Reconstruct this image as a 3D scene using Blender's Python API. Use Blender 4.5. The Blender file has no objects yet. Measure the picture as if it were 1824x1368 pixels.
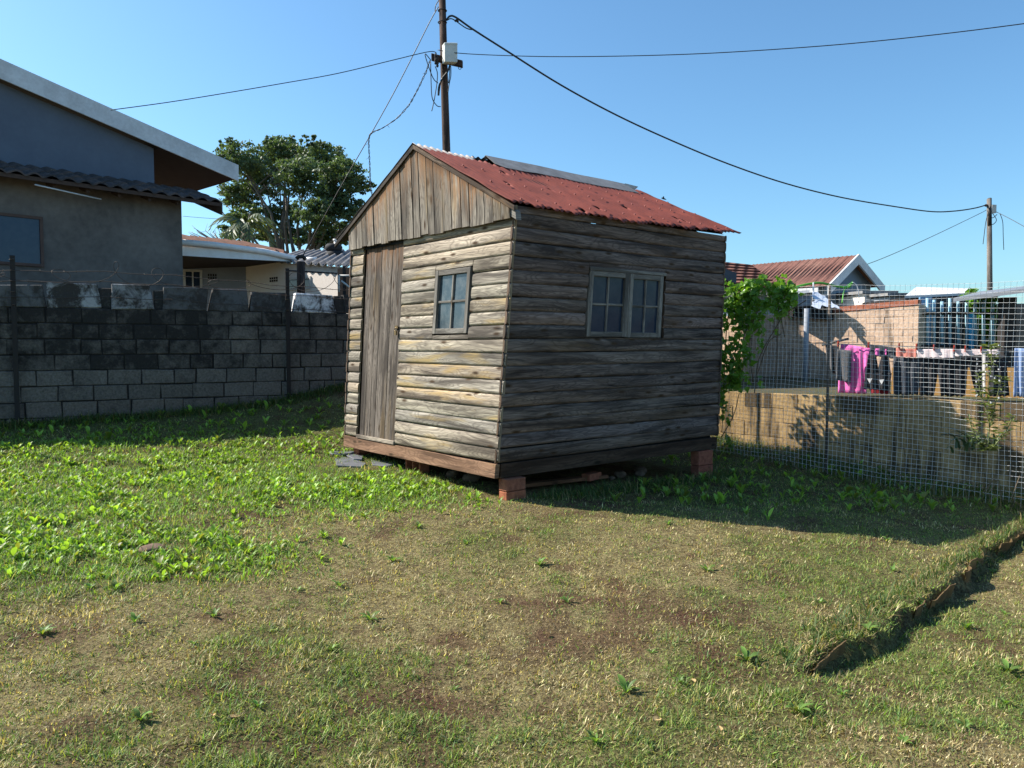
import bpy, bmesh, math, random
import numpy as np
from mathutils import Vector, Matrix
random.seed(7); RNG = np.random.default_rng(11)
scene = bpy.context.scene
COL = scene.collection
R = math.radians
# ------------------------------------------------------------------ camera
F_PX, CX, CY = 1370.0, 912.0, 684.0
PITCH = R(2.9); CAM_Z = 1.5
def P(px, py, Y):
    x = (px - CX) / F_PX; y = (CY - py) / F_PX
    d = Vector((x, math.cos(PITCH) + y * math.sin(PITCH), -math.sin(PITCH) + y * math.cos(PITCH)))
    t = Y / d.y
    return Vector((d.x * t, Y, CAM_Z + d.z * t))
cam = bpy.data.cameras.new('camera'); cam_o = bpy.data.objects.new('camera', cam); COL.objects.link(cam_o)
cam.sensor_width = 36; cam.lens = F_PX / 1824 * 36; cam.clip_end = 3000; cam.clip_start = 0.05
cam_o.location = (0, 0, CAM_Z); cam_o.rotation_euler = (R(90) - PITCH, 0, 0)
scene.camera = cam_o
# ------------------------------------------------------------------ light
SUN_AZ = R(-15.0)         # direction the light travels, from +X
SUN_EL = R(39.5)
trav = Vector((math.cos(SUN_AZ) * math.cos(SUN_EL), math.sin(SUN_AZ) * math.cos(SUN_EL), -math.sin(SUN_EL)))
sun = bpy.data.lights.new('sun', 'SUN'); sun.energy = 5.0; sun.angle = R(0.5); sun.color = (1.0, 0.94, 0.84)
sun_o = bpy.data.objects.new('sun', sun); COL.objects.link(sun_o)
sun_o.rotation_euler = trav.to_track_quat('-Z', 'Y').to_euler()
world = bpy.data.worlds.new('World'); scene.world = world; world.use_nodes = True
wn = world.node_tree.nodes; wl = world.node_tree.links
bg = wn['Background']; sky = wn.new('ShaderNodeTexSky'); sky.sky_type = 'NISHITA'
sky.sun_disc = False; sky.sun_elevation = SUN_EL
to_sun = -trav
sky.sun_rotation = math.atan2(to_sun.x, to_sun.y)
sky.altitude = 0; sky.air_density = 1.0; sky.dust_density = 1.0; sky.ozone_density = 3.0
tint = wn.new('ShaderNodeMix'); tint.data_type = 'RGBA'; tint.blend_type = 'MULTIPLY'; tint.inputs[0].default_value = 1
wl.new(sky.outputs[0], tint.inputs[6]); tint.inputs[7].default_value = (.76, 1.06, 1.16, 1)   # this camera's cool, saturated sky
wl.new(tint.outputs[2], bg.inputs[0]); bg.inputs[1].default_value = 0.092
scene.view_settings.view_transform = 'Standard'; scene.view_settings.look = 'None'
scene.view_settings.exposure = 0.93; scene.view_settings.gamma = 1; scene.view_settings.use_curve_mapping = False

# ------------------------------------------------------------------ mesh builder
WHITE = (1, 1, 1, 1)
class MB:
    def __init__(s):
        s.v = []; s.f = []; s.uv = []; s.c = []; s.smooth = []
    def add(s, pts): 
        i = len(s.v); s.v.extend([tuple(p) for p in pts]); return i
    def face(s, idx, uv=None, col=WHITE, smooth=False):
        s.f.append(tuple(idx))
        if uv is None:
            p = [Vector(s.v[i]) for i in idx]
            e1 = (p[1] - p[0]); e2 = (p[-1] - p[0])
            a = e1.normalized() if e1.length > 1e-9 else Vector((1, 0, 0))
            n = e1.cross(e2); b = n.cross(a).normalized() if n.length > 1e-12 else Vector((0, 0, 1))
            uv = [((q - p[0]).dot(a), (q - p[0]).dot(b)) for q in p]
        s.uv.append(uv)
        s.c.append(col if isinstance(col, list) else [col] * len(idx)); s.smooth.append(smooth)
    def quad(s, a, b, c, d, col=WHITE, uv=None, smooth=False):
        i = s.add((a, b, c, d)); s.face((i, i + 1, i + 2, i + 3), uv, col, smooth)
    def tri(s, a, b, c, col=WHITE):
        i = s.add((a, b, c)); s.face((i, i + 1, i + 2), None, col)
    def hexa(s, c8, col=WHITE, grain=None):
        """c8: bottom 0-3 ring, top 4-7 ring. UV u runs along the longest edge."""
        c8 = [Vector(p) for p in c8]
        i = s.add(c8); ro = random.random() * 50; rv = random.random() * 50
        ex = [(c8[1] - c8[0]), (c8[3] - c8[0]), (c8[4] - c8[0])]
        ln = [e.length for e in ex]
        L = ex[grain if grain is not None else ln.index(max(ln))].normalized()
        for q in ((0, 3, 2, 1), (4, 5, 6, 7), (0, 1, 5, 4), (1, 2, 6, 5), (2, 3, 7, 6), (3, 0, 4, 7)):
            p = [c8[k] for k in q]
            n = (p[1] - p[0]).cross(p[3] - p[0])
            t = n.cross(L)
            if t.length < 1e-9: t = Vector((1, 0, 0))
            t.normalize()
            if abs(n.normalized().dot(L)) > .8:
                a = (p[1] - p[0]).normalized(); b = (p[3] - p[0]).normalized()
                uv = [((x - p[0]).dot(a) * .3 + ro, (x - p[0]).dot(b) + rv) for x in p]
            else:
                uv = [((x - c8[0]).dot(L) + ro, (x - c8[0]).dot(t) + rv) for x in p]
            s.face([i + k for k in q], uv, col)
    def box(s, p0, ax, ay, az, col=WHITE, grain=None):
        p0 = Vector(p0); ax = Vector(ax); ay = Vector(ay); az = Vector(az)
        s.hexa([p0, p0 + ax, p0 + ax + ay, p0 + ay, p0 + az, p0 + ax + az, p0 + ax + ay + az, p0 + ay + az], col, grain)
    def cbox(s, c, sx, sy, sz, rz=0, col=WHITE):
        ca, sa = math.cos(rz), math.sin(rz)
        X = Vector((ca, sa, 0)) * sx; Y = Vector((-sa, ca, 0)) * sy; Z = Vector((0, 0, sz))
        s.box(Vector(c) - X / 2 - Y / 2, X, Y, Z, col)
    def tube(s, pts, r, n=6, col=WHITE, cap=True, smooth=True):
        pts = [Vector(p) for p in pts]; m = len(pts)
        rs = r if isinstance(r, (list, tuple)) else [r] * m
        base = None; up = None; u = 0; ro = random.random() * 30; us = []
        rings = []
        for k in range(m):
            t = (pts[min(k + 1, m - 1)] - pts[max(k - 1, 0)])
            if t.length < 1e-9: t = Vector((0, 0, 1))
            t.normalize()
            if up is None:
                up = Vector((0, 0, 1)) if abs(t.z) < .9 else Vector((1, 0, 0))
            a = t.cross(up)
            if a.length < 1e-6: a = t.orthogonal()
            a.normalize(); b = a.cross(t).normalized(); up = b
            if k: u += (pts[k] - pts[k - 1]).length
            us.append(u + ro)
            rings.append(s.add([pts[k] + a * rs[k] * math.cos(2 * math.pi * j / n) + b * rs[k] * math.sin(2 * math.pi * j / n) for j in range(n)]))
        for k in range(m - 1):
            for j in range(n):
                j2 = (j + 1) % n; w = 2 * math.pi * rs[k] / n
                s.face((rings[k] + j, rings[k] + j2, rings[k + 1] + j2, rings[k + 1] + j),
                       [(us[k], j * w), (us[k], (j + 1) * w), (us[k + 1], (j + 1) * w), (us[k + 1], j * w)], col, smooth)
        if cap:
            s.face([rings[0] + j for j in range(n)][::-1], None, col); s.face([rings[-1] + j for j in range(n)], None, col)
    def build(s, name, mat, parent=None, bevel=0):
        me = bpy.data.meshes.new(name)
        off = Vector((0, 0, 0))
        q = parent
        while q is not None: off += q.location; q = q.parent
        vv = s.v if off.length == 0 else [(a - off.x, b - off.y, c - off.z) for a, b, c in s.v]
        o = bpy.data.objects.new(name, me)
        base = Vector((0, 0, 0))
        if parent is None and vv:                    # origin at the base of the thing
            A = np.array(vv); base = Vector((A[:, 0].mean(), A[:, 1].mean(), A[:, 2].min()))
            vv = (A - np.array(base)).tolist()
        me.from_pydata(vv, [], s.f)
        uvl = me.uv_layers.new(name='UVMap')
        uvl.data.foreach_set('uv', np.array([c for f in s.uv for p in f for c in p], dtype=np.float32))
        ca = me.color_attributes.new('Col', 'FLOAT_COLOR', 'CORNER')
        cc = []
        for f in s.c:
            for c in f: cc.extend(c if len(c) == 4 else (c[0], c[1], c[2], 1))
        ca.data.foreach_set('color', np.array(cc, dtype=np.float32))
        me.polygons.foreach_set('use_smooth', s.smooth)
        if mat: me.materials.append(mat)
        me.update()
        COL.objects.link(o); o.location = base
        if parent is not None: o.parent = parent
        if bevel:
            m = o.modifiers.new('bevel', 'BEVEL'); m.width = bevel; m.segments = 1; m.limit_method = 'ANGLE'; m.angle_limit = R(50)
        return o
def fast_mesh(name, V, F4, colors, mat, tri=False):
    """V (n,3), F (m,3|4) numpy; colors (n,4) per vertex"""
    me = bpy.data.meshes.new(name)
    k = F4.shape[1]; m = len(F4)
    me.vertices.add(len(V)); me.vertices.foreach_set('co', V.astype(np.float32).ravel())
    me.loops.add(m * k); me.loops.foreach_set('vertex_index', F4.astype(np.int32).ravel())
    me.polygons.add(m); me.polygons.foreach_set('loop_start', np.arange(0, m * k, k, dtype=np.int32))
    me.update(calc_edges=True); me.validate()
    ca = me.color_attributes.new('Col', 'FLOAT_COLOR', 'POINT'); ca.data.foreach_set('color', colors.astype(np.float32).ravel())
    me.materials.append(mat)
    o = bpy.data.objects.new(name, me); COL.objects.link(o)
    return o
def tag(o, label=None, cat=None, group=None, kind=None):
    if label: o['label'] = label
    if cat: o['category'] = cat
    if group: o['group'] = group
    if kind: o['kind'] = kind
    return o
def thing(name, label, cat, loc, group=None):
    o = bpy.data.objects.new(name, None); COL.objects.link(o); o.location = Vector(loc); o.empty_display_size = .1
    return tag(o, label, cat, group)
def dup(root, loc=None, rz=None, sc=None, label=None):
    c = root.copy(); COL.objects.link(c)
    if loc is not None: c.location = loc
    if rz is not None: c.rotation_euler = (0, 0, rz)
    if sc is not None: c.scale = (sc, sc, sc)
    if label: c['label'] = label
    for ch in list(root.children):
        k = ch.copy(); COL.objects.link(k); k.parent = c
    return c
# ------------------------------------------------------------------ numpy noise
def _h(ix, iy, seed):
    n = (ix.astype(np.int64) * 374761393 + iy.astype(np.int64) * 668265263 + seed * 1442695041) & 0xffffffff
    n = ((n ^ (n >> 13)) * 1274126177) & 0xffffffff
    return ((n ^ (n >> 16)) & 0xffff) / 65535.0
def vnoise(x, y, seed=0):
    x = np.asarray(x, float); y = np.asarray(y, float)
    x0 = np.floor(x); y0 = np.floor(y); fx = x - x0; fy = y - y0
    fx = fx * fx * (3 - 2 * fx); fy = fy * fy * (3 - 2 * fy)
    a = _h(x0, y0, seed); b = _h(x0 + 1, y0, seed); c = _h(x0, y0 + 1, seed); d = _h(x0 + 1, y0 + 1, seed)
    return (a * (1 - fx) + b * fx) * (1 - fy) + (c * (1 - fx) + d * fx) * fy
def fbm(x, y, seed=0, o=4):
    s = 0; a = .5; t = 0
    for k in range(o):
        s = s + a * vnoise(np.asarray(x) * 2 ** k, np.asarray(y) * 2 ** k, seed + k * 17); t += a; a *= .5
    return s / t
def sstep(a, b, x):
    t = np.clip((np.asarray(x, float) - a) / (b - a), 0, 1); return t * t * (3 - 2 * t)
# ------------------------------------------------------------------ materials
class NT:
    def __init__(s, name):
        s.m = bpy.data.materials.new(name); s.m.use_nodes = True
        s.n = s.m.node_tree.nodes; s.l = s.m.node_tree.links
        s.b = s.n['Principled BSDF']; s.out = s.n['Material Output']
    def node(s, t, **kw):
        n = s.n.new(t)
        for k, v in kw.items(): setattr(n, k, v)
        return n
    def put(s, sock, v):
        if v is None: return
        if isinstance(v, bpy.types.NodeSocket): s.l.new(v, sock)
        elif isinstance(v, (tuple, list)) and len(v) == 3 and sock.type == 'RGBA': sock.default_value = (*v, 1)
        else: sock.default_value = v
    def coord(s, kind='UV', scale=(1, 1, 1), loc=(0, 0, 0), rot=(0, 0, 0)):
        if kind == 'World':
            g = s.node('ShaderNodeNewGeometry'); src = g.outputs['Position']
        else:
            g = s.node('ShaderNodeTexCoord'); src = g.outputs[kind]
        mp = s.node('ShaderNodeMapping'); s.l.new(src, mp.inputs[0])
        mp.inputs['Location'].default_value = loc; mp.inputs['Scale'].default_value = scale; mp.inputs['Rotation'].default_value = rot
        return mp.outputs[0]
    def noise(s, vec, scale=1, detail=4, rough=.55, dist=0):
        n = s.node('ShaderNodeTexNoise'); s.put(n.inputs['Vector'], vec)
        n.inputs['Scale'].default_value = scale; n.inputs['Detail'].default_value = detail
        n.inputs['Roughness'].default_value = rough; n.inputs['Distortion'].default_value = dist
        return n.outputs['Fac']
    def voro(s, vec, scale=1, feature='F1', rnd=1):
        n = s.node('ShaderNodeTexVoronoi', feature=feature); n.voronoi_dimensions = '2D'; s.put(n.inputs['Vector'], vec)
        n.inputs['Scale'].default_value = scale; n.inputs['Randomness'].default_value = rnd
        return n
    def ramp(s, fac, *stops):
        n = s.node('ShaderNodeValToRGB'); s.put(n.inputs[0], fac); e = n.color_ramp.elements
        while len(e) < len(stops): e.new(.5)
        for el, (p, c) in zip(e, stops):
            el.position = p; el.color = (c, c, c, 1) if not isinstance(c, (tuple, list)) else (*c, 1)
        return n.outputs[0]
    def mix(s, fac, a, b, mode='MIX'):
        n = s.node('ShaderNodeMix', data_type='RGBA', blend_type=mode)
        s.put(n.inputs[0], fac); s.put(n.inputs[6], a); s.put(n.inputs[7], b)
        return n.outputs[2]
    def math(s, op, a, b=None, clamp=False):
        n = s.node('ShaderNodeMath', operation=op); n.use_clamp = clamp
        s.put(n.inputs[0], a)
        if b is not None: s.put(n.inputs[1], b)
        return n.outputs[0]
    def attr(s, name='Col', out='Color'):
        n = s.node('ShaderNodeAttribute'); n.attribute_name = name; return n.outputs[out]
    def bump(s, h, strength=.4, dist=.01):
        n = s.node('ShaderNodeBump'); n.inputs['Strength'].default_value = strength; n.inputs['Distance'].default_value = dist
        s.put(n.inputs['Height'], h); s.l.new(n.outputs[0], s.b.inputs['Normal']); return n
    def done(s, col, rough=.8, spec=.3, metal=0):
        s.put(s.b.inputs['Base Color'], col); s.put(s.b.inputs['Roughness'], rough)
        s.b.inputs['Specular IOR Level'].default_value = spec; s.put(s.b.inputs['Metallic'], metal)
        return s.m
def m_plain(name, c1, c2=None, scale=6, rough=.8, bump=.15, kind='World', stretch=(1, 1, 1), spec=.3, metal=0, dist=.004, vcol=False):
    t = NT(name); v = t.coord(kind, stretch)
    n = t.noise(v, scale, 5, .6); n2 = t.noise(v, scale * 9, 3, .6)
    f = t.math('ADD', t.math('MULTIPLY', n, .7), t.math('MULTIPLY', n2, .3))
    c = t.mix(t.ramp(f, (.36, 0), (.64, 1)), c1, c2 or tuple(x * .75 for x in c1))
    if vcol: c = t.mix(1, c, t.attr(), 'MULTIPLY')
    if bump: t.bump(n2, bump, dist)
    return t.done(c, rough, spec, metal)
def m_wood(name, lo, hi, yellow=(.34, .22, .07), yamt=.5, stain=True, dark=.03, bump=.5):
    """weathered timber: grain runs along U in metres; Col.rgb tints each board, Col.a carries the sheltered, unbleached top ends"""
    t = NT(name)
    v0 = t.coord('UV')
    # lazy cathedral grain: shift across the board by slow noise along it
    warp = t.noise(t.coord('UV', (1.3, 5, 1)), 1, 2, .5)
    sx = t.node('ShaderNodeSeparateXYZ'); t.l.new(v0, sx.inputs[0])
    vy = t.math('ADD', sx.outputs[1], t.math('MULTIPLY', warp, .13))
    cx = t.node('ShaderNodeCombineXYZ'); t.l.new(sx.outputs[0], cx.inputs[0]); t.l.new(vy, cx.inputs[1])
    def m(vec, sc):
        mp = t.node('ShaderNodeMapping'); t.l.new(vec, mp.inputs[0]); mp.inputs['Scale'].default_value = sc; return mp.outputs[0]
    wv = cx.outputs[0]
    g1 = t.noise(m(wv, (1.9, 70, 1)), 1, 6, .66, .3)
    g2 = t.noise(m(wv, (4.5, 190, 1)), 1, 4, .65)
    big = t.noise(m(wv, (.9, 9, 1)), 1, 4, .6, .4)
    f = t.math('ADD', t.math('MULTIPLY', g1, .62), t.math('MULTIPLY', g2, .38))
    c = t.mix(t.ramp(f, (.36, 0), (.60, 1)), lo, hi)
    ring = t.noise(t.coord('UV', (1.5, 7.5, 1)), 1, 2, .45, .5)          # growth rings of flat-sawn boards
    rs_ = t.math('SINE', t.math('MULTIPLY', ring, 95.0))
    rl = t.ramp(t.math('ADD', t.math('MULTIPLY', rs_, .5), t.math('MULTIPLY', t.math('SUBTRACT', g1, .5), 1.2)), (.0, 0), (.55, 1))
    c = t.mix(t.math('MULTIPLY', rl, .42), c, tuple(x * .45 for x in lo))
    c = t.mix(t.ramp(big, (.38, .85), (.56, 0)), c, tuple(x * .55 for x in lo))
    rr = t.noise(m(wv, (.8, 5, 1)), 1, 3, .6)
    c = t.mix(t.math('MULTIPLY', t.ramp(rr, (.56, 0), (.68, 1)), t.math('MULTIPLY', t.ramp(g1, (.35, .2), (.6, 1)), yamt)), c, yellow)
    # knots
    vo = t.voro(m(v0, (2.6, 7.5, 1)), 1)
    kd = vo.outputs['Distance']
    k = t.ramp(kd, (.06, 1), (.17, 0))
    kmask = t.math('GREATER_THAN', t.noise(m(v0, (2.6, 7.5, 1)), .5, 0), .55)
    k = t.math('MULTIPLY', k, kmask)
    c = t.mix(k, c, (.06, .035, .018))
    # checks / splits
    cr = t.noise(m(wv, (1.1, 75, 1)), 1, 3, .5)
    crk = t.ramp(cr, (.30, 1), (.365, 0))
    c = t.mix(t.math('MULTIPLY', crk, .85), c, (.014, .011, .01))
    if stain:
        a = t.attr('Col', 'Alpha'); st = t.math('SUBTRACT', 1.0, a)
        stn = t.math('MULTIPLY', t.math('MULTIPLY', st, 1.6), t.ramp(t.noise(m(v0, (3, 26, 1)), 1, 3), (.36, .1), (.58, 1)), True)
        c = t.mix(t.math('MULTIPLY', stn, .85), c, t.mix(f, (.13, .05, .02), (.40, .22, .10)))
        st2 = t.math('MULTIPLY', t.math('SUBTRACT', st, .62, True), 1.9, True)
        c = t.mix(st2, c, (.05, .022, .012))
    c = t.mix(1, c, t.attr(), 'MULTIPLY')
    h = t.math('SUBTRACT', t.math('ADD', f, t.math('MULTIPLY', k, -.3)), t.math('MULTIPLY', crk, .8))
    t.bump(h, bump, .006)
    return t.done(c, .85, .2)
def m_leaf(name, c1, c2, trans=.45, rough=.5, nscale=3, vcol=False):
    t = NT(name)
    if vcol: c = t.attr()
    else:
        gi = t.node('ShaderNodeNewGeometry')
        f = t.math('ADD', t.math('MULTIPLY', gi.outputs['Random Per Island'], .6), t.math('MULTIPLY', t.noise(t.coord('World'), nscale, 2), .5))
        c = t.mix(f, c1, c2)
    t.done(c, rough, .4)
    tr = t.node('ShaderNodeBsdfTranslucent')
    c2_ = t.mix(1, c, (1.5, 1.5, .55), 'MULTIPLY'); t.l.new(c2_, tr.inputs[0])
    ms = t.node('ShaderNodeMixShader'); ms.inputs[0].default_value = trans
    t.l.new(t.b.outputs[0], ms.inputs[1]); t.l.new(tr.outputs[0], ms.inputs[2]); t.l.new(ms.outputs[0], t.out.inputs[0])
    return t.m
def m_glass(name, tint, dust=.25, rough=.06, spec=.5):
    t = NT(name)
    n = t.noise(t.coord('World', (1, 1, 1)), 9, 5, .65); n2 = t.noise(t.coord('World', (1, 1, 1)), 260, 2, .5)
    d = t.math('ADD', t.math('MULTIPLY', t.ramp(n, (.4, 0), (.75, 1)), dust), t.math('MULTIPLY', t.ramp(n2, (.66, 0), (.72, 1)), dust * .9))
    c = t.mix(d, tint, (.42, .42, .4))
    return t.done(c, t.math('ADD', rough, t.math('MULTIPLY', d, .5)), spec)

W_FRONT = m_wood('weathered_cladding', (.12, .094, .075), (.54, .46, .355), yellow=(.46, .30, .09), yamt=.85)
W_SIDE = m_wood('shaded_side_cladding', (.064, .046, .040), (.275, .212, .182), yellow=(.13, .08, .035), yamt=.5)  # weathered tone plus shade: colour taken darker than the front boards to deepen shadow
W_PLANK = m_wood('weathered_planks', (.095, .077, .064), (.40, .35, .29), yamt=.4)
W_BEAM = m_wood('old_beam', (.16, .085, .05), (.34, .2, .125), yamt=.2, stain=False)
W_FRAME = m_wood('window_timber', (.13, .115, .10), (.33, .30, .26), yamt=.1, stain=False, bump=.3)
W_POLE = m_wood('creosoted_pole', (.045, .028, .022), (.14, .085, .065), yamt=0, stain=False)
W_GREYPOLE = m_wood('grey_pole', (.13, .11, .1), (.26, .23, .2), yamt=0, stain=False)
BLACK = m_plain('black_void', (.012, .011, .011), rough=.95, bump=0)
WIRE = m_plain('black_cable', (.02, .02, .022), rough=.5, bump=0)
GREYWIRE = m_plain('grey_wire', (.06, .06, .06), rough=.5, bump=0)
RUSTWIRE = m_plain('rusty_wire', (.05, .04, .035), (.09, .06, .045), rough=.7, bump=0)
GALV = m_plain('galvanised_wire', (.80, .80, .78), (.62, .61, .59), 20, .4, 0, spec=.5)

# ------------------------------------------------------------------ terrain
# hut frame
A0 = Vector((-.06, 6.8)); EF = Vector((-.644, .765)); ES = Vector((.769, .639)); HW, HL = 2.86, 3.18
# left block wall frame and right low wall frame
LW0 = Vector((-6.33, 9.5)); LWD = Vector((3.86, 2.1)).normalized()
RW0 = Vector((3.04, 11.17)); RWD = Vector((.644, -.765)).normalized()
EDGE0 = np.array((1.36, 3.52)); EDGE1 = np.array((4.35, 6.45))
def ctl(px, py, Y):
    p = P(px, py, Y); return (p.x, p.y, p.z)
CTL = [(0, 0, 0), (-2.5, 1, 0.03), (2.5, 1, -.02), (-2, 3, .03), (0, 3.2, 0), (2, 3.2, 0), (-4, 5, .12), (0, 5, .05), (1.8, 5, 0.02),
       ctl(893, 890, 6.8), ctl(622, 812, 8.9), ctl(1250, 847, 8.75), ctl(640, 822, 8.5),
       ctl(60, 752, 9.7), ctl(351, 731, 10.5), ctl(526, 706, 11.2), ctl(597, 688, 11.5),
       ctl(1310, 786, 11.0), ctl(1424, 804, 10.25), ctl(1600, 846, 9.3), ctl(1824, 885, 8.2), ctl(1430, 845, 8.9), ctl(1620, 880, 8.0), (3.4, 6.2, -.06), (5.2, 5.5, -.12), (4, 3.5, -.08),
       (.5, 8.6, .10), (.5, 10.9, .3), (-1, 13, 1.1), (-8, 9, .5), (-8, 5, .22), (7, 5, -.2), (9, 3, -.3), (-6, 2, .1), (0, -4, 0), (6, -2, -.1), (-6, -4, .05),
       (-14, 6, .45), (-14, -4, .1), (14, 2, -.4), (14, -6, -.3)]
CT = np.array(CTL)
def _phi(r2): return np.where(r2 > 1e-12, .5 * r2 * np.log(np.maximum(r2, 1e-12)), 0)
_n = len(CT); _K = _phi(((CT[:, None, :2] - CT[None, :, :2]) ** 2).sum(-1)) + np.eye(_n) * .05
_Pm = np.c_[np.ones(_n), CT[:, :2]]
_Am = np.block([[_K, _Pm], [_Pm.T, np.zeros((3, 3))]])
_sol = np.linalg.solve(_Am, np.r_[CT[:, 2], 0, 0, 0])
def edge_coords(x, y):
    d = EDGE1 - EDGE0; L = np.hypot(*d); d = d / L
    rx = x - EDGE0[0]; ry = y - EDGE0[1]
    t = rx * d[0] + ry * d[1]; s = rx * d[1] - ry * d[0]      # s>0: right, lower side
    wob = .09 * (vnoise(t * 3.1, t * 0, 5) - .5) + .05 * (vnoise(t * 9, t * 0, 6) - .5) + .06 * np.sin(t * 1.3)
    return t, s - wob
def ground_z(x, y, fine=True):
    x = np.atleast_1d(np.asarray(x, float)); y = np.atleast_1d(np.asarray(y, float))
    xc = np.clip(x, -13, 13); yc = np.clip(y, -5, 13.5)
    shp = xc.shape; q = np.c_[xc.ravel(), yc.ravel()]
    z = np.empty(len(q))
    for k in range(0, len(q), 20000):
        b = q[k:k + 20000]
        z[k:k + 20000] = _phi(((b[:, None, :] - CT[None, :, :2]) ** 2).sum(-1)) @ _sol[:_n] + _sol[_n] + b @ _sol[_n + 1:]
    z = z.reshape(shp)
    t, s = edge_coords(x, y)
    D = .135 * sstep(-.2, .3, t) * (.75 + .5 * vnoise(t * 2.3, t * 0, 9))
    z = z - D * sstep(-.01, .035, s) * (.45 * np.exp(-np.maximum(s, 0) / 2.2) + .55 * np.exp(-np.maximum(s, 0) / .13))
    z = z + .02 * sstep(-.2, .05, s * -1 - .0) * 0
    if fine:
        near = np.exp(-np.maximum(np.hypot(x, y - 5) - 8, 0))
        z = z + near * (.06 * (fbm(x * 1.1, y * 1.1, 3) - .5) + .045 * (fbm(x * 4.2, y * 4.2, 8) - .5))
    return z
def gz(x, y): return float(ground_z(x, y)[0])
def onground(px, py):
    """ground point seen at a photo pixel (march along the ray)"""
    p0 = Vector((0, 0, CAM_Z)); d = (P(px, py, 1) - p0)
    lo = 1.0
    for k in range(600):
        Y = 1.0 + k * .03; q = p0 + d * Y
        if q.z < gz(q.x, q.y): return Vector((q.x, q.y, gz(q.x, q.y)))
    return q
def patch(x, y, px, py, rx, ry, soft=.6):
    """soft elliptical mask round a place on the lawn"""
    return 1 - sstep(1 - soft, 1 + soft, np.hypot((x - px) / rx, (y - py) / ry))
G_SOIL = [(*onground(1070, 1085)[:2], .55, .4), (*onground(960, 1150)[:2], .5, .22), (*onground(700, 1230)[:2], .35, .2), (*onground(420, 912)[:2], .55, .35),
          (*onground(130, 950)[:2], .7, .3), (*onground(410, 1215)[:2], .22, .3), (*onground(1260, 1120)[:2], .4, .3), (*onground(150, 1130)[:2], .45, .2),
          (*onground(800, 1200)[:2], .3, .16), (*onground(880, 1160)[:2], .3, .15), (*onground(1040, 1082)[:2], .35, .14), (*onground(1090, 1140)[:2], .3, .2), (*onground(575, 800)[:2], .55, .45), (.55, 8.4, 1.7, 1.6), (*onground(1010, 1060)[:2], .25, .15)]
def soil_amt(x, y):
    s = .0
    for (a, b, rx, ry) in G_SOIL: s = np.maximum(s, patch(x, y, a, b, rx, ry))
    s = s * sstep(.36, .62, fbm(x * 5, y * 5, 31))
    return np.clip(s * .75 + .7 * sstep(.62, .76, fbm(x * 3.2, y * 3.2, 44)), 0, 1)
L_WEED = [(*onground(300, 845)[:2], 2.6, 1.5), (*onground(60, 900)[:2], 1.6, 1.5), (*onground(500, 850)[:2], 1.5, 1.2), (*onground(150, 985)[:2], 1.1, .8), (*onground(640, 870)[:2], 1.0, .8)]
def lush_amt(x, y):
    s = .0
    for (a, b, rx, ry) in L_WEED: s = np.maximum(s, patch(x, y, a, b, rx, ry, .75))
    return s
def green_amt(x, y):
    g = sstep(.42, .66, fbm(x * .9 + 9, y * .9, 61)) * .7
    g = np.maximum(g, .9 * patch(x, y, 3.0, 8.3, 2.3, 1.9, .4))
    g = np.maximum(g, .85 * patch(x, y, -4, 9.3, 5, 1.8, .3))
    return np.clip(np.maximum(g, lush_amt(x, y)), 0, 1)
# one sheet, dense near the camera, reaching the horizon
def axis(lo, hi, step, far):
    a = list(np.arange(lo, hi, step)); b = []; s = step; x = hi
    while x < far: b.append(x); s *= 1.35; x += s
    c = []; s = step; x = lo
    while x > -far: s *= 1.35; x -= s; c.append(x)
    return np.array(c[::-1] + a + b + [far])
gx = axis(-8.5, 7.5, .05, 900); gy = axis(.6, 12.5, .05, 900)
GX, GY = np.meshgrid(gx, gy); GZ = ground_z(GX.ravel(), GY.ravel()).reshape(GX.shape)
far = np.maximum(np.hypot(GX, GY - 5) - 30, 0); GZ = GZ - np.minimum(far * .02, 6)
nx, ny = len(gx), len(gy)
idx = np.arange(nx * ny).reshape(ny, nx)
Fq = np.stack([idx[:-1, :-1], idx[:-1, 1:], idx[1:, 1:], idx[1:, :-1]], -1).reshape(-1, 4)
so = soil_amt(GX, GY).ravel(); gr = green_amt(GX, GY).ravel()
dry = np.array((.23, .19, .09)); soil = np.array((.11, .062, .038)); grn = np.array((.09, .105, .03))
base = dry[None] * (1 - gr[:, None] * .75) + grn[None] * gr[:, None] * .75
base = base * (1 - so[:, None]) + soil[None] * so[:, None]
base = np.c_[base, np.ones(len(base))]
t = NT('lawn_soil')
nz = t.noise(t.coord('World'), 55, 5, .7); nz2 = t.noise(t.coord('World'), 14, 4, .6)
gc = t.mix(t.ramp(nz, (.34, .25), (.62, 1.35)), (0, 0, 0), t.attr(), 'MIX')
gc = t.mix(1, t.attr(), t.mix(t.ramp(nz, (.33, 0), (.66, 1)), (.35, .3, .28), (1.5, 1.5, 1.5)), 'MULTIPLY')
gc = t.mix(t.ramp(nz2, (.38, .6), (.50, 0)), gc, (.075, .045, .026))
t.bump(t.math('ADD', nz, nz2), .9, .03)
M_SOIL = t.done(gc, .95, .1)
ground = fast_mesh('ground', np.c_[GX.ravel(), GY.ravel(), GZ.ravel()], Fq, base, M_SOIL)
ground.data.polygons.foreach_set('use_smooth', [True] * len(ground.data.polygons))
tag(ground, 'sloping back yard lawn with red brown soil showing through', 'ground', kind='structure')

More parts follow.
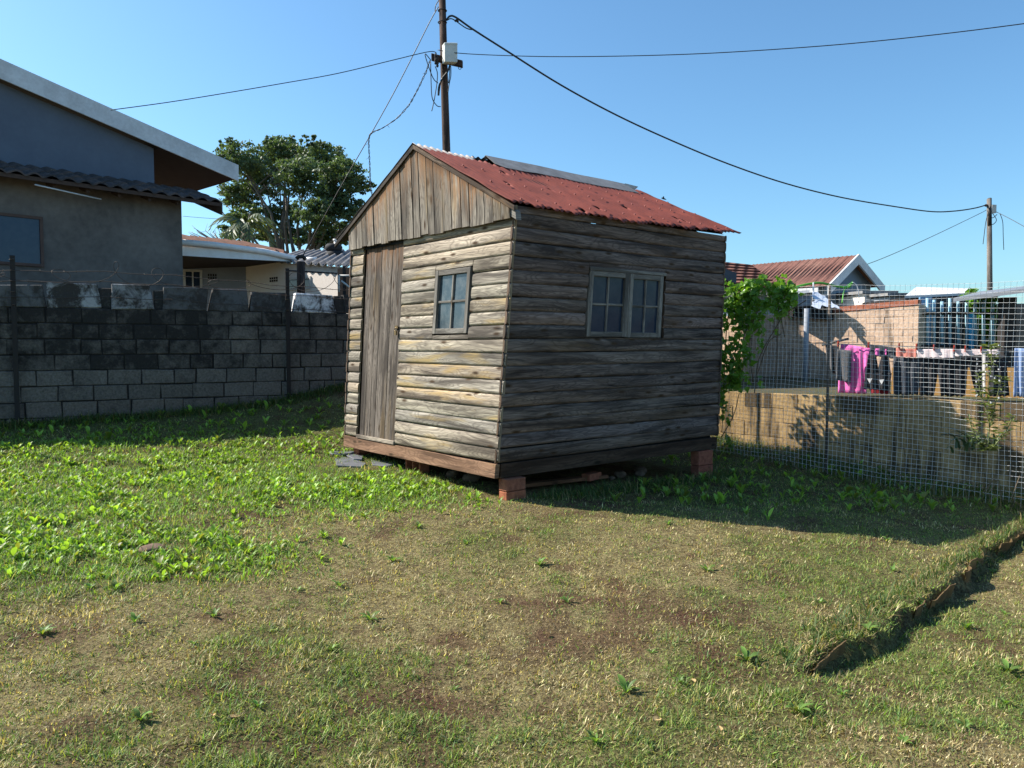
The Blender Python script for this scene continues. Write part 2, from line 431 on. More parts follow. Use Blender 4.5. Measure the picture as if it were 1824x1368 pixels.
# ------------------------------------------------------------------ grass blades (ground cover)
M_BLADE = m_leaf('grass_blades', None, None, .35, .6, vcol=True)
def in_view(x, y, margin=.12):
    return (np.abs(x) < y * (.666 + margin) + .6)
def hut_uv(x, y):
    dx = x - A0.x; dy = y - A0.y
    det = EF.x * ES.y - EF.y * ES.x
    return (dx * ES.y - dy * ES.x) / det, (EF.x * dy - EF.y * dx) / det
def right_of_low_wall(x, y):
    n = np.array((-RWD.y, RWD.x)); return ((x - RW0.x) * n[0] + (y - RW0.y) * n[1])
def beyond_left_wall(x, y):
    n = np.array((-LWD.y, LWD.x)); return ((x - LW0.x) * n[0] + (y - LW0.y) * n[1])
def scatter(n, y0, y1):
    # uniform in depth^-1-ish so that every picture row gets its share
    u = RNG.random(n); y = y0 * (y1 / y0) ** u
    x = (RNG.random(n) * 2 - 1) * (y * .78 + .6)
    ok = (right_of_low_wall(x, y) < -.02) & (beyond_left_wall(x, y) < -.03)
    return x[ok], y[ok]
def blades(x, y, length, width, lean, curl, cols, z=None):
    n = len(x); z = ground_z(x, y) if z is None else z
    az = RNG.random(n) * 2 * np.pi; dx, dy = np.cos(az), np.sin(az)
    h1 = length * .5; le = lean
    p0 = np.c_[x, y, z - .004]
    d1 = np.c_[dx * np.sin(le), dy * np.sin(le), np.cos(le)]
    le2 = np.minimum(le + curl, 1.75)
    d2 = np.c_[dx * np.sin(le2), dy * np.sin(le2), np.cos(le2)]
    p1 = p0 + d1 * h1[:, None]; p2 = p1 + d2 * h1[:, None]
    tw = az + np.pi / 2 + (RNG.random(n) - .5) * 1.2
    w = np.c_[np.cos(tw), np.sin(tw), np.zeros(n)] * (width / 2)[:, None]
    V = np.stack([p0 - w, p0 + w, p1 + w * .9, p1 - w * .9, p2 + w * .12, p2 - w * .12], 1).reshape(-1, 3)
    k = np.arange(n)[:, None] * 6
    F = np.concatenate([k + np.array([[0, 1, 2, 3]]), k + np.array([[3, 2, 4, 5]])])
    C = np.repeat(np.c_[cols, np.ones(n)], 6, 0)
    return V, F, C
def pick(x, y, lush=True):
    n = len(x); g = green_amt(x, y); s = soil_amt(x, y); L = lush_amt(x, y)
    r = RNG.random(n); fine = fbm(x * 4, y * 4, 77)
    tan = np.array((.54, .43, .215)); straw = np.array((.72, .62, .36)); olive = np.array((.29, .33, .085)); dgreen = np.array((.11, .20, .045)); bright = np.array((.19, .34, .04))
    pg = np.clip(.46 + .5 * g + (fine - .5) * 1.7, .06, .96)
    c = np.where((r < pg)[:, None], olive, tan)
    r2 = RNG.random(n)
    c = np.where(((r < pg) & (r2 < .38))[:, None], dgreen, c); c = np.where(((r < pg) & (r2 > .9 - .3 * L))[:, None], bright, c)
    c = np.where(((r >= pg) & (r2 < .2))[:, None], straw, c); c = np.where(((r >= pg) & (r2 > .66))[:, None], np.array((.24, .16, .075)), c)
    c = c * (.38 + 1.05 * RNG.random(n) ** 1.2)[:, None]
    keep = RNG.random(n) > s * .5
    return c, keep, g, L
VV, FF, CC = [], [], []; off = 0
def push(V, F, C):
    global off
    VV.append(V); FF.append(F + off); CC.append(C); off += len(V)
x, y = scatter(700000, 1.7, 11.8); u_, v_ = hut_uv(x, y); ok = ~((u_ > .1) & (u_ < HW - .1) & (v_ > .25) & (v_ < HL)); x, y = x[ok], y[ok]
c, keep, g, L = pick(x, y); x, y, c, g, L = x[keep], y[keep], c[keep], g[keep], L[keep]
n = len(x)
push(*blades(x, y, (.010 + .026 * RNG.random(n) ** 1.5 + .026 * g * RNG.random(n) + .035 * L * RNG.random(n)) * (.6 + .62 * sstep(.35, .68, fbm(x * 9, y * 9, 55))), (.0024 + .0026 * RNG.random(n)) * (.75 + y * .085),
             np.clip(RNG.normal(.95, .42, n), 0, 1.5), .05 + .35 * RNG.random(n), c))
x, y = scatter(420000, 4.6, 10.6); L = lush_amt(x, y); u_, v_ = hut_uv(x, y)
ok = (RNG.random(len(x)) < L * (.15 + .85 * sstep(.34, .62, fbm(x * 4.3, y * 4.3, 93))) * .4) & ~((u_ > -.02) & (u_ < HW) & (v_ > -.02)) & ~(np.hypot(x + 1.75, y - 8.25) < .42); x, y = x[ok], y[ok]; n = len(x)
c = np.where((RNG.random(n) < .7)[:, None], np.array((.20, .36, .055)), np.array((.32, .36, .12))) * (.6 + .7 * RNG.random(n))[:, None]
push(*blades(x, y, .03 + .06 * RNG.random(n) ** 1.6, .005 + .006 * RNG.random(n), np.clip(RNG.normal(.75, .4, n), 0, 1.4), .2 + .6 * RNG.random(n), c))
# longer tufts: foot of the walls, round the hut, the lip of the lawn
def line_tufts(n, f, spread, ln):
    t_ = RNG.random(n); pts = np.array([f(a) for a in t_]); x = pts[:, 0] + RNG.normal(0, spread, n); y = pts[:, 1] + RNG.normal(0, spread, n)
    ok = (right_of_low_wall(x, y) < -.03) & (beyond_left_wall(x, y) < -.03); x, y = x[ok], y[ok]; n = len(x)
    r = RNG.random(n)[:, None]; c = np.where(r < .6, (.06, .11, .022), np.where(r < .85, (.12, .16, .04), (.3, .23, .1))) * (.7 + .6 * RNG.random(n))[:, None]
    push(*blades(x, y, ln * (.4 + .9 * RNG.random(n)), .004 + .004 * RNG.random(n), np.clip(RNG.normal(.6, .3, n), 0, 1.4), .3 + .7 * RNG.random(n), c))
line_tufts(9000, lambda a: (LW0 + LWD * (a * 8 - 2.5) + Vector((LWD.y, -LWD.x)) * .15), .10, .13)
line_tufts(9000, lambda a: (RW0 + RWD * (a * 6 - .6) - Vector((-RWD.y, RWD.x)) * .45), .28, .17)
line_tufts(2200, lambda a: (A0 + ES * (.3 + a * 3.0) - EF * .12), .10, .12)
line_tufts(1500, lambda a: Vector(EDGE0 + (EDGE1 - EDGE0) * (a * 1.25 - .02)) + Vector((-.7, .72)) * .07, .05, .09)
V = np.concatenate(VV); F = np.concatenate(FF); C = np.concatenate(CC)
grass = fast_mesh('grass', V, F, C, M_BLADE)
tag(grass, 'short patchy mown grass, half dry and half green, over the whole lawn', 'grass', kind='stuff')

# ------------------------------------------------------------------ broad-leaved weeds
M_WEED = m_leaf('weed_leaves', None, None, .4, .5, vcol=True)
def rosette_np(n_leaf, ln, seed, spread=(.35, 1.25), wide=.26, col=(.17, .36, .035)):
    rg = np.random.default_rng(seed); V = []; F = []; C = []
    for k in range(n_leaf):
        az = k * 2.4 + rg.random() * .7; le = spread[0] + (spread[1] - spread[0]) * rg.random(); L = ln * (.55 + .6 * rg.random()); w = L * wide * (.7 + .6 * rg.random())
        dx, dy = math.cos(az), math.sin(az); px, py = -dy, dx; p = np.array((dx * .006, dy * .006, -.004)); a = le * .6
        cc = np.array(col) * (.42 + .8 * rg.random()); 
        if rg.random() < .12: cc = np.array((.22, .24, .05))
        i0 = len(V); prof = (.22, .55, .95, 1, .72, .08)
        for j, q in enumerate(prof):
            if j:
                p = p + np.array((dx * math.sin(a), dy * math.sin(a), math.cos(a))) * L / 5; a += .16 + .14 * rg.random()
            fold = .16 * q * w
            V += [p + np.array((px, py, 0)) * q * w / 2 + np.array((0, 0, fold)), p, p - np.array((px, py, 0)) * q * w / 2 + np.array((0, 0, fold))]
            C += [cc, cc * .85, cc]
        for j in range(5):
            b = i0 + j * 3
            F += [(b, b + 1, b + 4, b + 3), (b + 1, b + 2, b + 5, b + 4)]
    return np.array(V), np.array(F), np.array(C)
PROTO = [rosette_np(4 + k % 4, .085 + .02 * (k % 3), 100 + k, spread=((.05, .7) if k % 3 else (.4, 1.2)), wide=.18 + .05 * (k % 3), col=(.29, .46, .07)) for k in range(18)]
def weed_cover(name, pts, szs, label):
    VV, FF, CC = [], [], []; off = 0
    for (x, y, z), s in zip(pts, szs):
        V, F, C = PROTO[RNG.integers(len(PROTO))]; a = RNG.random() * 6.28; ca, sa = math.cos(a), math.sin(a)
        W = np.c_[V[:, 0] * ca - V[:, 1] * sa, V[:, 0] * sa + V[:, 1] * ca, V[:, 2]] * s + (x, y, z)
        VV.append(W); FF.append(F + off); CC.append(C * (.75 + .5 * RNG.random())); off += len(V)
    V = np.concatenate(VV); C = np.concatenate(CC)
    o = fast_mesh(name, V, np.concatenate(FF), np.c_[C, np.ones(len(C))], M_WEED)
    return tag(o, label, 'weeds', kind='stuff')
x, y = scatter(230000, 4.6, 10.5); L = lush_amt(x, y); dn = fbm(x * 1.7, y * 1.7, 91)
u_, v_ = hut_uv(x, y); free = ~((u_ > -.05) & (u_ < HW + .05) & (v_ > -.02)) & ~(np.hypot(x + 1.75, y - 8.25) < .5)
ok = free & (RNG.random(len(x)) < (.75 * L + .25 * L ** 3) * sstep(.25, .66, fbm(x * 3.3, y * 3.3, 93)) * (.4 + .6 * sstep(.3, .6, dn)) * .40 * (y / 7) ** 1.5); x, y = x[ok], y[ok]
print('weeds', len(x))
weed_cover('weed_patch', np.c_[x, y, ground_z(x, y)], .24 + .55 * RNG.random(len(x)) ** 2.4, 'bright green broad leaved weeds spread over the lit lawn left of the shed')
x, y = scatter(16000, 6.0, 11.5); u_, v_ = hut_uv(x, y); free = ~((u_ > -.02) & (u_ < HW) & (v_ > .1) & (v_ < HL))
dk = np.maximum(patch(x, y, 3.1, 8.6, 2.3, 1.6, .4), np.maximum(patch(x, y, 1.6, 7.6, 1.3, .45, .4), patch(x, y, -3.5, 9.9, 4, 1.1, .4)))
ok = free & (RNG.random(len(x)) < dk * .16); x, y = x[ok], y[ok]
weed_cover('shade_weeds', np.c_[x, y, ground_z(x, y)], .55 + .6 * RNG.random(len(x)), 'darker broad leaved weeds growing in the shade beside shed and walls')
# single rosettes one can count on the open lawn
protos = []
for k in range(5):
    V, F, C = rosette_np(8 + k, .082 + .008 * k, 300 + k, (.55, 1.35), .26, (.20, .34, .07))
    o = fast_mesh('weed_rosette', V, F, np.c_[C, np.ones(len(C))], M_WEED); protos.append(o)
    tag(o, 'small green weed rosette growing alone in the short brown lawn', 'weed', 'lone weed rosettes on the open lawn')
spots = [(605, 1045), (830, 970), (745, 940), (1545, 1125), (1115, 1235), (1210, 1215), (1500, 1240), (1795, 1200), (1770, 1020), (1060, 1330), (880, 1325),
         (1160, 1165), (1010, 1075), (700, 1000), (590, 1160), (345, 1150), (160, 1050), (205, 1050), (75, 1130), (240, 1110), (380, 1100), (810, 1230), (1330, 1180),
         (1720, 1300), (1790, 1260), (1660, 1200), (1460, 1075), (1260, 1020), (1390, 1000), (960, 1010), (890, 1075), (460, 1260), (250, 1285), (1610, 1330), (940, 945),
         (980, 905), (1190, 935), (1580, 965), (1640, 1080), (1720, 1120), (1790, 1095), (530, 1055), (660, 1105), (1420, 1270), (1590, 1020)]
big = [1.5, 1.4, 1, 1.6, 1.2, 1.1, 1.3, 1.2, 1.3] + [1] * 60
for k, (a, b) in enumerate(spots):
    g_ = onground(a, b); o = protos[k] if k < 5 else protos[k % 5].copy()
    if k >= 5: COL.objects.link(o)
    o.location = g_; o.rotation_euler = (0, 0, k * 1.7); s_ = big[k] * (.35 + .5 * random.random()); o.scale = (s_, s_, s_)

# ------------------------------------------------------------------ lawn edging along the drop
edging = thing('lawn_edging', 'torn wavy tan edging strip along the drop in the lawn', 'edging', (*EDGE0, 0))
EDGM = m_plain('edging', (.19, .12, .05), (.09, .055, .025), 14, .7)
d = (EDGE1 - EDGE0); Le = float(np.hypot(*d)); d = d / Le; nrm = np.array((d[1], -d[0]))
segs = [(.0, .40), (1.22, 1.42), (1.5, 1.95), (2.3, 2.75), (2.85, 3.3), (3.42, 4.6)]
for (a, b) in segs:
    mb = MB(); prev = None; m = int((b - a) / .025) + 1
    tiltd = random.uniform(.0, .05)
    for k in range(m + 1):
        t_ = a + (b - a) * k / m
        wob = .09 * (vnoise(t_ * 3.1, 0, 5) - .5) + .05 * (vnoise(t_ * 9, 0, 6) - .5) + .06 * math.sin(t_ * 1.3)
        off_ = float(wob) + .007 * math.sin(t_ * 19)
        q = EDGE0 + d * t_ + nrm * off_; zt = gz(*(q - nrm * .07)) - .022 + .04 * float(vnoise(t_ * 5, 0, 12)) + .003 * random.random()
        top = Vector((q[0] + nrm[0] * tiltd, q[1] + nrm[1] * tiltd, zt)); bot = Vector((q[0] - nrm[0] * .01, q[1] - nrm[1] * .01, zt - .17))
        n3 = Vector((nrm[0], nrm[1], 0)) * .006
        cur = (bot, top, top + n3, bot + n3)
        if prev:
            for e in range(4): mb.quad(prev[e], cur[e], cur[(e + 1) % 4], prev[(e + 1) % 4])
        prev = cur
    mb.build('edging_strip', EDGM, edging)

# ================================================================== THE SHED
ZB, ZT = .31, 2.63          # underside of floor beam, top of wall
lean_c = {'A': .085, 'B': .055, 'D': .03, 'C': .03}
def H(u, v, z, out_u=0.0, out_v=0.0):
    a, b = u / HW, v / HL
    ln = (1 - a) * (1 - b) * lean_c['A'] + a * (1 - b) * lean_c['B'] + (1 - a) * b * lean_c['D'] + a * b * lean_c['C']
    k = (z - 1.47) / 1.16; k = max(-1.1, min(1.0, k))
    if z > ZT: k = 1 - (z - ZT) * .5
    p = A0 + EF * u + ES * v
    zz = z + .02 * b * (z - ZB) / 2.3
    return Vector((p.x + ln * k, p.y, zz))
shed_loc = Vector((*(A0 + EF * HW / 2 + ES * HL / 2), .1))
shed = thing('wooden_shed', 'weathered wooden garden shed of half round boards with red corrugated roof', 'shed', shed_loc)
PITCHB = .1225; Z0 = .452; NB = 19
def cladding(mb, length, pos, openings, tone, seed, jit=.012):
    """pos(s, z, out) -> world; half-round horizontal boards, cut round the openings (s0,s1,z0,z1)"""
    rg = random.Random(seed)
    for k in range(NB):
        z0 = Z0 + k * PITCHB; z1 = z0 + PITCHB
        tn = tone * rg.uniform(.72, 1.2); warm = rg.uniform(.95, 1.06); col = (tn * warm, tn, tn / warm * rg.uniform(.94, 1.03), 1)
        ro, rv = rg.random() * 90, rg.random() * 90; bul = rg.uniform(.009, .014); tilt = rg.uniform(-.004, .004); o0 = rg.uniform(0, .005)
        pieces = [(-.02 + rg.uniform(-.008, .006), length + .02 + rg.uniform(-.006, .008), 0., 1. if k < NB - 1 else .52)]
        for (s0, s1, a0, a1) in openings:
            new = []
            for (p, q, ta, tb) in pieces:
                if a0 >= z1 - .004 or a1 <= z0 + .004 or q <= s0 or p >= s1: new.append((p, q, ta, tb)); continue
                if p < s0: new.append((p, s0 - rg.uniform(0, .01), ta, tb))
                if q > s1: new.append((s1 + rg.uniform(0, .01), q, ta, tb))
                lo, hi = max(p, s0), min(q, s1)
                if a0 > z0 + .01: new.append((lo, hi, 0, (a0 - z0) / PITCHB))
                if a1 < z1 - .01: new.append((lo, hi, (a1 - z0) / PITCHB, 1.))
            pieces = new
        ph = rg.random() * 6
        for (p, q, ta, tb) in pieces:
            if q - p < .01 or tb - ta < .05: continue
            ns = max(2, int((q - p) / .12)); nt = 10; rings = []
            stain = 1.0 if k < NB - 1 else .8
            for i in range(ns + 1):
                s_ = p + (q - p) * i / ns
                sag = .004 * math.sin(s_ * 1.7 + ph) + tilt * (s_ - length / 2); ow = .003 * math.sin(s_ * 3.1 + ph * 2)
                row = []; uv = []
                for j in range(nt + 1):
                    t_ = ta + (tb - ta) * j / nt
                    prof = (max(0, math.sin(math.pi * min(1, .02 + t_ * .98))) ** .4) * bul
                    if t_ < .02 or t_ > .99: prof = -.012
                    row.append(pos(s_, z0 + t_ * PITCHB + sag, o0 + prof + ow)); uv.append((s_ + ro, t_ * PITCHB * 1.15 + rv))
                rings.append((mb.add(row), uv))
            for i in range(ns):
                (ra, ua), (rb, ub) = rings[i], rings[i + 1]
                for j in range(nt):
                    mb.face((ra + j, rb + j, rb + j + 1, ra + j + 1), [ua[j], ub[j], ub[j + 1], ua[j + 1]], col, True)
            for (ri, uvv, flip) in ((rings[0][0], rings[0][1], 0), (rings[-1][0], rings[-1][1], 1)):
                vs = [mb.v[ri + j] for j in range(nt + 1)]
                s_ = p if not flip else q
                back = [pos(s_, z0 + ta * PITCHB, -.012), pos(s_, z0 + tb * PITCHB, -.012)]
                i0 = mb.add(vs + [back[1], back[0]]); ids = list(range(i0, i0 + nt + 3))
                mb.face(ids if flip else ids[::-1], None, (col[0] * .75, col[1] * .66, col[2] * .55, 1))
def wall_back(mb, quad_pts):
    mb.quad(*quad_pts)
DOOR = (1.755, 2.575); WIN_F = (.545, 1.135, 1.60, 2.235); WIN_S = (.97, 2.135, 1.565, 2.24)
fpos = lambda s, z, o: H(s, 0, z) - Vector((*ES, 0)) * o
spos = lambda s, z, o: H(0, s, z) - Vector((*EF, 0)) * o
bpos = lambda s, z, o: H(HW, s, z) + Vector((*EF, 0)) * o
rpos = lambda s, z, o: H(s, HL, z) + Vector((*ES, 0)) * o
mb = MB(); cladding(mb, HW, fpos, [(DOOR[0], HW + 1, 0, 5), WIN_F], 1.0, 3); mb.build('front_wall', W_FRONT, shed)
mb = MB(); cladding(mb, HW, fpos, [(-1, DOOR[1], 0, 5)], 1.0, 3); mb.build('front_wall', W_FRONT, shed)
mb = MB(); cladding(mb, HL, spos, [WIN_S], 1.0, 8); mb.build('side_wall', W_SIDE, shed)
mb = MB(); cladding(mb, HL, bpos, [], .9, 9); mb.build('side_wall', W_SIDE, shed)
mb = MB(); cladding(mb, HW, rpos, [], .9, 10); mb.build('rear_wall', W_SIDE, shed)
# inner lining so no light leaks through
mb = MB()
ins = .05
for (u0, v0, u1, v1) in ((ins, ins, HW - ins, ins), (HW - ins, ins, HW - ins, HL - ins), (HW - ins, HL - ins, ins, HL - ins), (ins, HL - ins, ins, ins)):
    mb.quad(H(u0, v0, ZB + .05), H(u1, v1, ZB + .05), H(u1, v1, ZT), H(u0, v0, ZT))
mb.quad(H(ins, ins, ZB + .05), H(HW - ins, ins, ZB + .05), H(HW - ins, HL - ins, ZB + .05), H(ins, HL - ins, ZB + .05))
mb.build('inner_lining', BLACK, shed)
# floor beams
def beam(mb, a, b, z0, z1, inward, th, col=WHITE):
    a0, b0, a1, b1 = H(*a, z0), H(*b, z0), H(*a, z1), H(*b, z1); w = Vector((*inward, 0)) * th
    mb.hexa([a0, b0, b0 + w, a0 + w, a1, b1, b1 + w, a1 + w], col, 0)
mb = MB(); beam(mb, (-.0, -.012), (HW + .03, -.012), ZB, .438, ES, .05); mb.build('floor_beam', W_BEAM, shed, .004)
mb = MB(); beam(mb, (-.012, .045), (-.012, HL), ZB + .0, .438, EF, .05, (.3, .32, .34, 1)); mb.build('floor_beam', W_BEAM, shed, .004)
for vv in (1.2, 2.2, 3.1):
    mb = MB(); beam(mb, (.06, vv), (HW, vv), ZB + .02, .42, ES, .06); mb.build('floor_joist', W_BEAM, shed, .004)
# gable of upright planks
def roofz(u, v):
    b = v / HL; zr = 3.50 - .045 * b; ze = (2.735 if u < HW / 2 else 2.83) + .03 * b
    return zr + (ze - zr) * abs(u - HW / 2) / (HW / 2)
def lean_pt(u, v, z, du=0, dv=0): return H(u, v, z)
mb = MB(); rg = random.Random(4)
u = .0; OUT = .052
edges = [0]
while edges[-1] < HW: edges.append(edges[-1] + rg.uniform(.105, .155))
edges[-1] = HW
for a, b in zip(edges[:-1], edges[1:]):
    a2, b2 = a + .004, b - .004
    zb = 2.60 + rg.uniform(-.01, .008); o_ = OUT + rg.uniform(-.004, .006); tn = rg.uniform(.68, 1.18); ro, rv = rg.random() * 80, rg.random() * 80
    cuts = [a2, b2] if not (a2 < HW / 2 < b2) else [a2, HW / 2, b2]
    n_ = Vector((*ES, 0))
    for c0, c1 in zip(cuts[:-1], cuts[1:]):
        t0, t1 = roofz(c0, 0) - .03, roofz(c1, 0) - .03
        rows = [0, .45, .78, .93, 1.0]
        al = [1, 1, .88, .5, .1]
        for (f0, s0), (f1, s1) in zip(list(zip(rows, al))[:-1], list(zip(rows, al))[1:]):
            h0, h1 = t0 - zb, t1 - zb
            def zz(f, t, h): return zb + h * f if h < .4 else (zb + (h - .35) * min(1, f / .78) if f <= .78 else t - .35 * (1 - f) / .22)
            q = [(c0, zz(f0, t0, h0)), (c1, zz(f0, t1, h1)), (c1, zz(f1, t1, h1)), (c0, zz(f1, t0, h0))]
            pts = [H(uu, 0, z) - n_ * o_ for uu, z in q]
            s_ = [s0, s0, s1, s1]
            j_ = rg.uniform(-.1, .1)
            mb.quad(*[pts[k] for k in (1, 0, 3, 2)], col=[(tn, tn * .99, tn * .97, min(1, max(0, s_[k] + j_ * (s_[k] < 1)))) for k in (1, 0, 3, 2)],
                    uv=[(q[k][1] + ro, q[k][0] + rv) for k in (1, 0, 3, 2)])
    # edges and underside
    for c0 in (a2, b2):
        p = [H(c0, 0, zb) - n_ * o_, H(c0, 0, zb) - n_ * .02, H(c0, 0, roofz(c0, 0) - .03) - n_ * .02, H(c0, 0, roofz(c0, 0) - .03) - n_ * o_]
        mb.quad(*p, col=(.5, .45, .4, 1))
    mb.quad(H(a2, 0, zb) - n_ * o_, H(b2, 0, zb) - n_ * o_, H(b2, 0, zb) - n_ * .01, H(a2, 0, zb) - n_ * .01, col=(.5, .45, .4, 1))
mb.quad(H(0, 0, 2.57) - Vector((*ES, 0)) * .012, H(HW, 0, 2.57) - Vector((*ES, 0)) * .012, H(HW, 0, 2.66) - Vector((*ES, 0)) * .012, H(0, 0, 2.66) - Vector((*ES, 0)) * .012, col=(.1, .1, .1, 1))
i = mb.add([H(0, 0, 2.6) - Vector((*ES, 0)) * .015, H(HW, 0, 2.6) - Vector((*ES, 0)) * .015, H(HW / 2, 0, 3.46) - Vector((*ES, 0)) * .015]); mb.face((i, i + 1, i + 2), None, (.1, .1, .1, 1))
i = mb.add([H(0, HL, 2.6), H(HW, HL, 2.6), H(HW / 2, HL, 3.42)]); mb.face((i, i + 1, i + 2), None, (.5, .5, .5, 1))
mb.build('gable_panel', W_PLANK, shed)
# door of upright planks
mb = MB(); rg = random.Random(12)
dz0, dz1 = .47, 2.60
du = np.linspace(DOOR[0] + .0, DOOR[1] - .045, 8); n_ = Vector((*ES, 0))
for a, b in zip(du[:-1], du[1:]):
    tn = rg.uniform(.8, 1.12); o_ = rg.uniform(-.002, .004); ro, rv = rg.random() * 80, rg.random() * 80
    rows = [(dz0 + rg.uniform(-.01, .012), 1.), (1.6, 1.), (2.25, 1), (2.46, .6), (2.54, .25), (dz1, .1)]
    for (z0, s0), (z1, s1) in zip(rows[:-1], rows[1:]):
        pts = [(b - .004, z0), (a + .003, z0), (a + .003, z1), (b - .004, z1)]
        mb.quad(*[H(uu, 0, z) - n_ * o_ for uu, z in pts], col=[(tn * .66, tn * .63, tn * .63, s) for s in (s0, s0, s1, s1)], uv=[(z + ro, uu + rv) for uu, z in pts])
    mb.quad(*[H(uu, 0, z) - n_ * oo for uu, z, oo in ((b - .003, dz0, o_), (b - .003, dz0, -.03), (b - .003, dz1, -.03), (b - .003, dz1, o_))], col=(.4, .4, .4, 1))
    mb.quad(*[H(uu, 0, z) - n_ * oo for uu, z, oo in ((a + .002, dz0, o_), (a + .002, dz0, -.03), (a + .002, dz1, -.03), (a + .002, dz1, o_))], col=(.4, .4, .4, 1))
mb.quad(*[H(uu, 0, z) + n_ * .03 for uu, z in ((DOOR[0], dz0), (DOOR[1], dz0), (DOOR[1], 2.63), (DOOR[0], 2.63))], col=(.06, .05, .05, 1))
door = mb.build('door', W_PLANK, shed)
mb = MB()
c_ = H(DOOR[0] + .03, 0, 1.72) - n_ * .02
mb.box(c_ - Vector((0, 0, .045)), Vector((*EF, 0)) * .05, n_ * .008, (0, 0, .03)); 
mb.tube([c_ + Vector((0, 0, -.03)) - n_ * .01 + Vector((*EF, 0)) * (.02 + .02 * math.cos(a)) + Vector((0, 0, -.03 + .025 * math.sin(a))) for a in np.linspace(0, 6.28, 9)], .005, 5)
mb.box(c_ - n_ * .02 + Vector((0, 0, -.115)) + Vector((*EF, 0)) * .002, Vector((*EF, 0)) * .035, n_ * .016, (0, 0, .045))
mb.build('latch', m_plain('worn_brass', (.3, .22, .1), (.12, .08, .05), 60, .5, metal=.6), door)
mb = MB(); a, b = DOOR[0] - .01, DOOR[1] - .0
mb.hexa([H(a, 0, .442) - n_ * .024, H(b, 0, .442) - n_ * .024, H(b, 0, .442) + n_ * .03, H(a, 0, .442) + n_ * .03, H(a, 0, .482) - n_ * .022, H(b, 0, .482) - n_ * .022, H(b, 0, .482) + n_ * .03, H(a, 0, .482) + n_ * .03], WHITE, 0)
mb.build('door_sill', W_FRONT, shed, .004)
# windows
def window(pos, s0, s1, z0, z1, glassmat, fr=.05, mun=.022, sgn=1, tone=1.0, skew=0):
    mb = MB()
    def bar(a0, b0, a1, b1, o0, o1, col):
        c8 = [pos(a0, b0, o0), pos(a1, b0, o0), pos(a1, b0, o1), pos(a0, b0, o1), pos(a0, b1, o0), pos(a1, b1, o0), pos(a1, b1, o1), pos(a0, b1, o1)]
        mb.hexa(c8, col, 0 if (a1 - a0) > (b1 - b0) else 2)
    T = lambda: (tone * random.uniform(.85, 1.1),) * 3 + (1,)
    bar(s0, z0, s0 + fr, z1, -.02, .026, T()); bar(s1 - fr, z0, s1, z1, -.02, .026, T())
    bar(s0 + fr, z0, s1 - fr, z0 + fr, -.02, .024, T()); bar(s0 + fr, z1 - fr, s1 - fr, z1, -.02, .024, T())
    m = (s0 + s1) / 2; zm = z0 + (z1 - z0) * .5
    bar(m - mun / 2, z0 + fr, m + mun / 2, z1 - fr, -.012, .014, T())
    bar(s0 + fr, zm - mun / 2, m - mun / 2, zm + mun / 2, -.012, .013, T()); bar(m + mun / 2, zm - mun / 2, s1 - fr, zm + mun / 2, -.012, .013, T())
    f = mb.build('window', W_FRAME, shed, .003)
    g = MB()
    for (a0, a1) in ((s0 + fr, m - mun / 2), (m + mun / 2, s1 - fr)):
        for (b0, b1) in ((z0 + fr, zm - mun / 2), (zm + mun / 2, z1 - fr)):
            j = [random.uniform(-.0015, .0015) for _ in range(4)]
            g.quad(pos(a0, b0, -.004 + j[0]), pos(a1, b0, -.004 + j[1]), pos(a1, b1, -.004 + j[2]), pos(a0, b1, -.004 + j[3]))
    g.build('pane', glassmat, f)
    return f
GL_F = m_glass('dusty_front_glass', (.035, .05, .062), .22, .12, .5)
GL_S = m_glass('dark_side_glass', (.02, .034, .06), .05, .05, .12)
window(fpos, WIN_F[0] + .012, WIN_F[1] - .012, WIN_F[2] + .01, WIN_F[3] - .005, GL_F, .05)
mm = (WIN_S[0] + WIN_S[1]) / 2
window(spos, WIN_S[0] + .012, mm - .012, WIN_S[2] + .012, WIN_S[3] - .03, GL_S, .05)
window(spos, mm + .012, WIN_S[1] - .045, WIN_S[2] + .006, WIN_S[3] - .03, GL_S, .05)
mb = MB()
for (a0, b0, a1, b1, o) in ((WIN_S[0], WIN_S[3] - .028, WIN_S[1], WIN_S[3] + .004, .03), (mm - .011, WIN_S[2] + .01, mm + .011, WIN_S[3] - .03, .02)):
    mb.hexa([spos(a0, b0, -.02), spos(a1, b0, -.02), spos(a1, b0, o), spos(a0, b0, o), spos(a0, b1, -.02), spos(a1, b1, -.02), spos(a1, b1, o), spos(a0, b1, o)])
mb.build('window_surround', W_FRAME, shed, .003)

# ---- roof
t = NT('red_corrugated_sheet')
n1 = t.noise(t.coord('UV', (1, 1, 1)), 3.2, 5, .65); n2 = t.noise(t.coord('UV', (3, 14, 1)), 1.3, 4, .6); n3 = t.noise(t.coord('UV'), 40, 3, .6)
c = t.mix(t.ramp(n1, (.35, 0), (.65, 1)), (.155, .036, .023), (.235, .055, .034))
c = t.mix(t.ramp(n2, (.54, 0), (.72, .7)), c, (.12, .034, .026))
c = t.mix(t.ramp(n3, (.66, 0), (.78, .3)), c, (.26, .10, .07))
zf = t.math('SUBTRACT', 1.0, t.attr('Col', 'Alpha'))
zz_ = t.ramp(t.math('ADD', zf, t.math('MULTIPLY', t.math('SUBTRACT', n1, .5), .8)), (.48, 0), (.56, 1))
c = t.mix(zz_, c, t.mix(n3, (.44, .40, .37), (.30, .25, .22)))
t.bump(n3, .15, .004)
ROOF = t.done(c, .62, .3)
t = NT('roof_underside'); OLDZ = m_plain('dull_zinc', (.27, .26, .255), (.16, .15, .145), 7, .7, .1)
DARKTIN = m_plain('dark_old_tin', (.05, .045, .045), (.08, .06, .05), 5, .8, .1)
